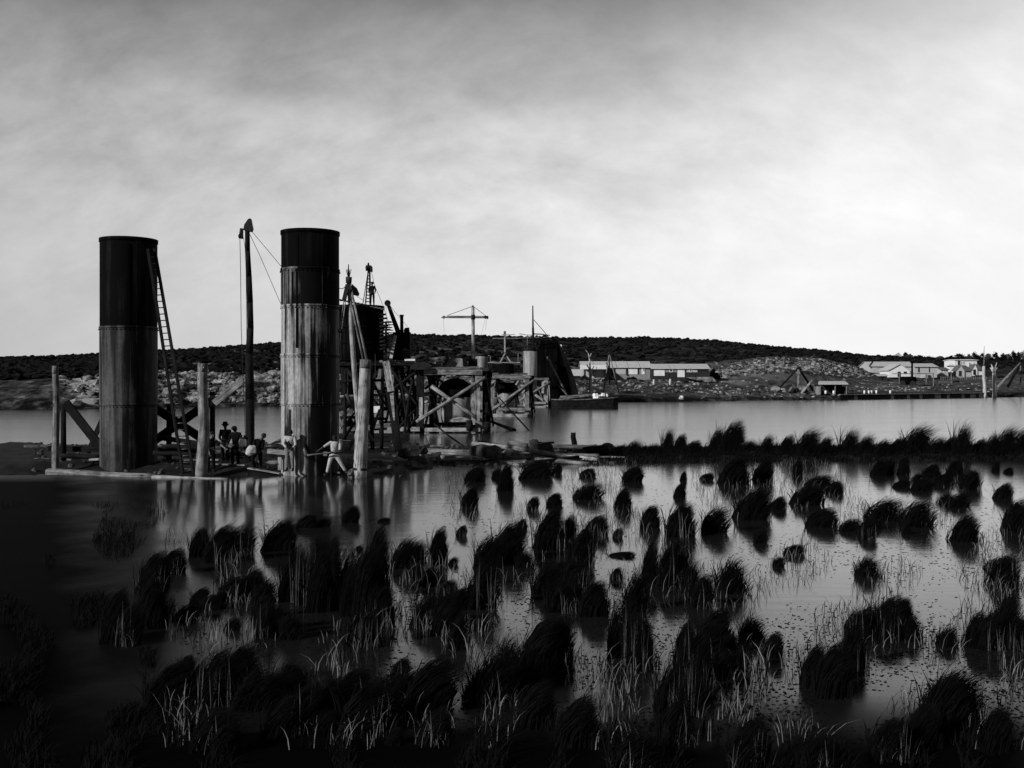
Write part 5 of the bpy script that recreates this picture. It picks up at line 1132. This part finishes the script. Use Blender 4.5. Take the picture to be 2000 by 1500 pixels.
def person(label, base, J, shirt, trousers, waist=None, hat=None, skin=SKIN, sleeves='long', face=(0, -1, 0), hair=HAIR, scale=1.0, apron=None):
    """J: joints (x right, y away, z up in metres above the feet), keys pelvis chest neck head + l/r sh el wr hip kn an toe"""
    t = thing('person', label, 'person', base); t.scale = (scale,) * 3
    V3 = lambda k: Vector(J[k]); fc = Vector(face).normalized()
    pel, ch, nk, hd = V3('pelvis'), V3('chest'), V3('neck'), V3('head')
    up = (hd - nk).normalized(); waist_p = pel.lerp(ch, .45); cr = hd + up * .09; jaw = hd - up * .06 + fc * .015
    body = [[(pel, (.13, .11)), (waist_p, (.12, .095)), (ch, (.145, .105)), (nk, .058), (jaw, .066), (hd + up * .01, .088), (cr, .055)]]
    ex = MB()
    ex.log(hd + fc * .07 - up * .0, hd + fc * .115 - up * .035, .012, .02, 6)                       # nose
    sd = fc.cross(up).normalized()
    for s_ in (-1, 1):
        ex.log(hd + sd * s_ * .082 - up * .03, hd + sd * s_ * .085 + up * .03, .016, .02, 6)        # ears
    ex.log(hd + fc * .075 + sd * -.03 - up * .065, hd + fc * .075 + sd * .03 - up * .065, .009, .009, 6)   # mouth
    for s_ in (-1, 1): ex.log(hd + fc * .078 + sd * (s_ * .018) + up * .012, hd + fc * .074 + sd * (s_ * .045) + up * .012, .010, .010, 6)   # brows and eyes
    for s_ in 'lr':
        sh, el, wr = V3(s_ + 'sh'), V3(s_ + 'el'), V3(s_ + 'wr'); dr = (wr - el).normalized(); pm = wr + dr * .085
        body.append([(ch, (.145, .105)), (sh, .066), (sh.lerp(el, .5), .050), (el, .042), (el.lerp(wr, .4), .040), (wr, .028), (wr + dr * .04, (.040, .026)), (pm, (.042, .022))])
        hp, kn, an, toe = V3(s_ + 'hip'), V3(s_ + 'kn'), V3(s_ + 'an'), V3(s_ + 'toe')
        body.append([(pel, (.13, .11)), (hp, .090), (hp.lerp(kn, .5), .076), (kn, .056), (kn.lerp(an, .35), .056), (an, .038), (toe, .036)])
        ac = dr.cross(fc).normalized() if abs(dr.dot(fc)) < .95 else dr.cross(Vector((1, 0, 0))).normalized(); cu = ac.cross(dr)
        for k, L_ in enumerate((.070, .082, .088, .080, .062)):
            if k == 0:
                a = wr + dr * .03 + ac * .036; b1 = a + (dr * .6 + ac * .8) * .035; b2 = b1 + (dr + cu * .5) * .03
            else:
                a = pm + ac * (.034 - .0225 * (k - 1)); b1 = a + (dr + cu * .15) * L_ * .5; b2 = b1 + (dr * .6 + cu * .8) * L_ * .45
            ex.log(a, b1, .0098, .009, 6); ex.log(b1, b2, .009, .007, 6)
    skin_obj(body, skin, 'body', t, ex)
    g = 1.20
    sc_ = [[(pel + (ch - pel) * .02, (.150, .128)), (waist_p, (.145, .118)), (ch, (.172, .13)), (ch.lerp(nk, .75), .075)]]
    tr_ = [[(waist_p.lerp(pel, .55), (.140, .118)), (pel, (.152, .130))]]
    for s_ in 'lr':
        sh, el, wr = V3(s_ + 'sh'), V3(s_ + 'el'), V3(s_ + 'wr')
        c_ = [(ch, (.172, .13)), (sh, .084), (sh.lerp(el, .5), .066)] + ([(el, .058), (el.lerp(wr, .85), .043)] if sleeves == 'long' else [(sh.lerp(el, .8), .060), (el.lerp(wr, .1), .056)])
        sc_.append(c_); hp, kn, an, toe = V3(s_ + 'hip'), V3(s_ + 'kn'), V3(s_ + 'an'), V3(s_ + 'toe')
        tr_.append([(pel, (.152, .130)), (hp, .112), (hp.lerp(kn, .5), .098), (kn, .078), (kn.lerp(an, .5), .074), (kn.lerp(an, .93), .062)])
        mb = MB(); mb.log(an + (kn - an).normalized() * .10, an, .054, .052, 10); mb.log(an - Vector((0, 0, .02)), toe, .055, .042, 10, 0, 3); mb.v = [tuple(Vector(q) + base_of(t)) for q in mb.v]; mb.build('boot', LEATHER, t)
    skin_obj(sc_, shirt, 'shirt', t); skin_obj(tr_, trousers, 'trousers', t)
    B = base_of(t)
    if waist is not None:
        skin_obj([[(pel.lerp(waist_p, .3), (.158, .136)), (waist_p, (.153, .126)), (ch, (.180, .138)), (ch.lerp(nk, .35), (.12, .10))]], waist, 'waistcoat', t)
    a = pel.lerp(waist_p, .5); mb = MB(); ax = (ch - pel).normalized(); mb.log(B + a - ax * .025, B + a + ax * .025, .152, .150, 18); mb.build('belt', LEATHER, t)
    # hair as a cap over the skull, hat above it
    mb = MB(); e1 = up; bk = (-fc * .03)
    mbv = []
    rings = [(.094, -.02), (.100, .03), (.092, .075), (.062, .115), (.02, .132)]
    q = up.to_track_quat('Z', 'Y').to_matrix()
    mb.lathe((0, 0, 0), rings, 18); mb.v = [tuple(B + hd + bk + q @ Vector(v_)) for v_ in mb.v]; mb.build('hair', hair, t)
    if hat == 'bowler':
        mb = MB(); mb.lathe((0, 0, 0), [(.10, .055), (.165, .050), (.17, .062), (.108, .072), (.106, .13), (.085, .175), (.03, .19)], 22); mb.v = [tuple(B + hd + q @ Vector(v_)) for v_ in mb.v]; mb.build('hat', CLOTH_D, t)
    elif hat == 'cap':
        mb = MB(); mb.lathe((0, 0, 0), [(.10, .05), (.118, .07), (.12, .10), (.09, .135), (.02, .145)], 20); mb.v = [tuple(B + hd + q @ Vector(v_)) for v_ in mb.v]
        mb.prism([B + hd + fc * .09 + up * .055 + sd * .07, B + hd + fc * .17 + up * .04 + sd * .04, B + hd + fc * .17 + up * .04 - sd * .04, B + hd + fc * .09 + up * .055 - sd * .07], (0, 0, .012)); mb.build('cap', CLOTH_D, t)
    return t
def feet(px, y, d): return P(px, y, d)
STAND = dict(pelvis=(0, 0, .93), chest=(0, .01, 1.28), neck=(0, 0, 1.47), head=(0, -.02, 1.60), lsh=(-.19, .01, 1.39), lel=(-.25, .0, 1.10), lwr=(-.24, -.10, .86), rsh=(.19, .01, 1.39), rel=(.25, .0, 1.10), rwr=(.24, -.10, .86),
             lhip=(-.10, 0, .87), lkn=(-.11, -.03, .48), lan=(-.12, .02, .09), ltoe=(-.14, -.17, .05), rhip=(.10, 0, .87), rkn=(.11, -.03, .48), ran=(.12, .02, .09), rtoe=(.14, -.17, .05))
def pose(**k): d_ = dict(STAND); d_.update(k); return d_
# man in white pulling the bar, legs braced apart
person('man in white shirt and rolled white trousers, legs braced, hauling on a bar', feet(652, 929, 41.0),
  pose(pelvis=(0, .05, .86), chest=(.06, .0, 1.20), neck=(.07, -.03, 1.40), head=(.05, -.10, 1.50), lsh=(-.13, -.02, 1.32), lel=(-.38, -.12, 1.16), lwr=(-.58, -.16, 1.02), rsh=(.26, .0, 1.30), rel=(.27, -.14, 1.02), rwr=(.02, -.28, .95),
       lhip=(-.10, .05, .80), lkn=(-.19, -.02, .44), lan=(-.28, .02, .09), ltoe=(-.36, -.14, .05), rhip=(.11, .05, .80), rkn=(.29, .05, .46), ran=(.46, .12, .16), rtoe=(.55, .02, .10)), CLOTH_W, CLOTH_W, None, None, SKIN, 'short', (-.2, -1, -.5))
mb = MB(); mb.log(P(600, 889, 40.8), P(672, 881, 40.7), .028, .028, 8); tag(mb.build('hauling_bar', W_GREY), 'long bar held across by the man in white', 'bar')
person('man in a white shirt and black waistcoat standing at the bench, head bowed', feet(566, 921, 41.2),
  pose(chest=(.02, -.02, 1.26), neck=(.03, -.06, 1.46), head=(.05, -.13, 1.56), lsh=(-.18, -.02, 1.37), lel=(-.22, -.10, 1.08), lwr=(-.05, -.28, .96), rsh=(.20, -.02, 1.37), rel=(.26, -.10, 1.08), rwr=(.16, -.30, .95)), CLOTH_W, CLOTH_G, CLOTH_D, None, SKIN, 'long', (.4, -1, -.5))
person('man in dark clothes with his back half turned, right of the black waistcoat', feet(588, 921, 41.7),
  pose(chest=(.04, .0, 1.24), neck=(.03, -.04, 1.43), head=(.0, -.08, 1.53), lel=(-.20, -.12, 1.05), lwr=(-.34, -.20, .95), rel=(.30, -.02, 1.06), rwr=(.28, -.08, .80)), CLOTH_D, CLOTH_D, None, None, SKIN, 'long', (-.7, -.7, -.2))
person('man leaning forward with one pale bare arm, right of the rough round pile', feet(412, 922, 42.3),
  pose(pelvis=(-.05, 0, .92), chest=(.02, -.02, 1.24), neck=(.04, -.04, 1.43), head=(.07, -.06, 1.55), lsh=(-.13, -.08, 1.36), lel=(-.10, -.12, 1.06), lwr=(-.02, -.14, .80), rsh=(.18, .04, 1.30), rel=(.38, .02, 1.13), rwr=(.58, -.04, 1.0)), CLOTH_D, CLOTH_D, None, None, SKIN_L, 'short', (.8, -.6, -.2))
person('man in a dark bowler hat and coat, standing highest at the back of the group', feet(440, 905, 43.6), pose(lel=(-.25, .02, 1.1), lwr=(-.12, -.16, .98), rel=(.25, .02, 1.1), rwr=(.12, -.16, 1.0)), CLOTH_D, CLOTH_D, CLOTH_D, 'bowler', SKIN, 'long', (.1, -1, 0))
person('shorter dark clad man in a cap beside the man in the bowler hat', feet(460, 912, 43.0), pose(chest=(.0, -.02, 1.26), head=(-.02, -.06, 1.57), lel=(-.26, -.06, 1.10), lwr=(-.30, -.16, .90)), CLOTH_D, CLOTH_D, None, 'cap', SKIN, 'long', (-.4, -1, -.1))
person('man bent low beside the mast with a pale bundle at his knees', feet(503, 918, 42.2),
  pose(pelvis=(-.02, .1, .80), chest=(.10, -.02, 1.12), neck=(.20, -.08, 1.30), head=(.29, -.12, 1.40), lsh=(-.06, -.04, 1.22), lel=(-.18, -.14, .95), lwr=(-.22, -.22, .72), rsh=(.26, -.02, 1.18), rel=(.24, -.16, .93), rwr=(.08, -.28, .76), lhip=(-.10, .1, .74), lkn=(-.18, -.14, .46), lan=(-.12, .05, .09), rhip=(.10, .1, .74), rkn=(.14, -.14, .46), ran=(.12, .05, .09)), CLOTH_D, CLOTH_D, None, None, SKIN, 'long', (.8, -.5, -.3))
V, Fc = scatter([ROCKS[3]], ICO2[1], [P(492, 878, 41.8)], [.20], (1, .8, 1.2)); tag(raw('cloth_bundle', V, Fc, CLOTH_W), 'pale cloth bundle held by the bending man at the mast foot', 'bundle')
person('dark figure standing on the broad caisson platform beside its small derrick', P(727, 596, 76.3), pose(lwr=(-.22, -.2, 1.0), rwr=(.22, -.16, .9)), CLOTH_D, CLOTH_D, None, 'cap', SKIN, 'long', (-1, -.2, 0), scale=1.0)

# ------------------------------------------------------------------ tangle behind the thick pile, and clutter on the far bank
def poles(name, label, cat, lst, mats, loc):
    t = thing(name, label, cat, loc)
    for i, (xa, ya, xb, yb, d, r) in enumerate(lst): MB().log(P(xa, ya, d), P(xb, yb, d + .3), r, r * .85, 8, .03, 5).build('pole', mats[i % len(mats)], t)
    return t
poles('scaffold', 'dark scaffold poles tied crosswise between the streaked cylinder and the leaning spar', 'scaffold',
  [(672, 880, 676, 720, 52, .10), (668, 745, 752, 742, 52, .08), (664, 775, 760, 770, 52.2, .08), (728, 880, 724, 712, 52, .11), (670, 860, 724, 775, 51.6, .08), (728, 862, 676, 770, 51.4, .09), (745, 880, 748, 720, 53, .10), (712, 720, 760, 800, 52.6, .07), (742, 800, 722, 862, 52, .08), (664, 815, 756, 818, 52.4, .08)], [W_DARK, W_DARK, W_GREY], P(700, 880, 52))
poles('trestle_bracing', 'loose black props leaning in the gap right of the leaning spar', 'props', [(786, 868, 806, 740, 66, .10), (800, 846, 782, 740, 67, .10), (770, 846, 812, 800, 66.4, .09), (792, 846, 818, 810, 67, .10)], [W_DARK], P(790, 868, 66))
tag(MB().prism([P(800, 722, 74.6), P(836, 722, 74.6), P(838, 714, 74.6), P(826, 707, 74.6), P(812, 708, 74.6), P(802, 714, 74.6)], (0, 2.2, 0)).build('coal_heap', IRON_RUST), 'black heap of coal on the largest trestle deck beside the crane', 'heap')
spar('white packing case on the trestle deck right of the steam crane', P(791, 706, 76), P(811, 705, 76), 0, WHITEWASH, 'packing_case', 'case', (.5, .32))
t = thing('rope_fall', 'slack ropes hanging from the streaked cylinder down to the raft', 'ropes', P(655, 880, 42))
MB().rope(sag(P(662, 640, 43), P(700, 850, 43), .5), .016).build('rope', ROPE, t); MB().rope(sag(P(660, 560, 43), P(681, 548, 44.5), .2), .016).build('rope', ROPE, t)
for i, (px, y, w_, h_, d, lab, mt) in enumerate(((1290, 745, 5, 4, 200, 'low stack of sawn timber below the long shed left end', W_MID), (1405, 744, 10, 3.4, 208, 'dark timber stack at the foot of the quarry slope', W_DARK), (1650, 738, 7, 4, 248, 'rubble stack high on the quarry edge right of the open hut', STONE),
   (1720, 752, 9, 3.4, 232, 'pale stone stack on the slope below the barn', STONE), (1842, 748, 14, 4, 250, 'grey timber stack right of the gantry', W_GREY), (1868, 747, 10, 3.6, 250, 'black timber stack below the grey cottage', W_DARK), (1893, 762, 9, 3.0, 236, 'dark crates on the quay near the bleached pole', W_DARK), (1905, 751, 12, 3, 246, 'low pale brushwood stack below the white fronted cottage', STONE))):
    t = thing('material_stack', lab, 'stack', P(px, y, d))
    for k in range(4):
        a = P(px - w_ * .5 + R.uniform(-1, 1), y - k * h_ * .27, d); e = P(px + w_ * .5 + R.uniform(-1, 1), y - k * h_ * .27 - .2, d + .2)
        MB().bar(a, e, .7, h_ * .24 * d / F).build('layer', mt, t)
t = thing('paling_fence', 'thin dark paling fence along the terrace below the cottages', 'fence', P(1880, 738, 285))
for k in range(22): p = P(1838 + k * 4.2, 742 + k * .02, 285); MB().bar(p - Vector((0, 0, .4)), p + Vector((0, 0, 1.0)), .14, .1, (0, 1, 0)).build('paling', W_GREY if k % 3 else W_MID, t)
MB().bar(P(1837, 738, 285), P(1928, 738.4, 285), .12, .14).build('rail', W_GREY, t)
t = thing('log_slide', 'dark timber slide running down the quarry slope to the shore', 'slide', P(1430, 745, 222)); MB().bar(P(1400, 737, 230), P(1470, 752, 214), .9, .3).build('trough', W_DARK, t); MB().bar(P(1400, 736, 229.4), P(1470, 751, 213.4), .12, .4).build('side_board', W_GREY, t)

# ------------------------------------------------------------------ offcuts, stones and tools strewn about the foot of the near pier
for k in range(34):
    px = R.uniform(130, 860); f, bk = strip_edges(px); d = R.uniform(f + .5, f + (bk - f) * .75)
    if 520 < px < 690 and d > 41.6: d = R.uniform(f + .3, 41.4) if f + .3 < 41.4 else f + .4
    if abs(px - 251) < 62 or abs(px - 606) < 40: continue
    p = G(px, d, 0); p.z = mudz(px, d) + .06; a = R.uniform(-.5, .5) + (math.pi if R.random() < .5 else 0); L = R.uniform(.5, 2.2); e = p + Vector((math.cos(a) * L, math.sin(a) * L * .6, R.uniform(-.02, .22)))
    mb = MB(); mb.bar(p, e, R.uniform(.08, .26), R.uniform(.04, .14)); tag(mb.build('timber_offcut', R.choice((W_MID, W_GREY, W_GREY, W_DARK, W_PALE))), 'rough timber offcut strewn on the mud at the foot of the near pier', 'offcut', 'timber offcuts on the mud by the near pier')
for k in range(26):
    px = R.uniform(790, 1190); f, bk = strip_edges(px); d = R.uniform(f + .2, bk - 1.5); p = G(px, d, 0); p.z = max(.03, mudz(px, d)) + .05; a = R.uniform(-.35, .35); L = R.uniform(.6, 3.0); e = p + Vector((math.cos(a) * L, math.sin(a) * L, R.uniform(-.03, .2)))
    mb = MB(); (mb.log(p, e, R.uniform(.04, .10), None, 8, .02, 4) if R.random() < .6 else mb.bar(p, e, R.uniform(.1, .3), .06)); tag(mb.build('drift_timber', R.choice((W_MID, W_GREY, W_DARK, W_PALE, W_DARK))), 'stray drift timber caught in the raft of debris beside the marsh', 'drift timber', 'drift timbers of the debris raft')

# a few more huts and stacks on the far terraces
shed('small dark lean-to left of the lime washed hut, below the barn', 1716, 1733, 741, 734, 731, 262, 4, BOARD_D, SHINGLE, [('door', 1722, 1725, 735, 741, GLASSD)])
shed('low grey hut on the terrace above the stumps, right of the long shed', 1404, 1420, 735, 729, 725, 236, 4, BOARD, SHINGLE, [('door', 1409, 1412, 729.5, 735, GLASSD)])
shed('small pale hut between the pale roofed store and the white house', 1838, 1852, 728, 722, 718, 296, 5, BOARD_P, SHINGLE_D, [('window', 1843, 1846, 723.5, 726, GLASSD)])
for i, (px, y, d, lb) in enumerate(((1238, 744, 203, 'low row of sawn boards below the four bay workshop'), (1345, 757, 196, 'dark beams stacked on the terrace below the long shed'), (1430, 772, 194, 'short stack of spars near the water below the quarry'), (1668, 760, 220, 'dark stack of sleepers just behind the open hut'), (1745, 757, 232, 'dark barrows and beams behind the quay bollards'))):
    t = thing('material_stack', lb, 'stack', P(px, y, d))
    for k in range(3): MB().bar(P(px - 9 + R.uniform(-2, 2), y - k * 1.0, d), P(px + 9 + R.uniform(-2, 2), y - k * 1.0 - .3, d + .3), .8, .10 * d / 200).build('layer', (W_MID, W_DARK, W_GREY)[(i + k) % 3], t)
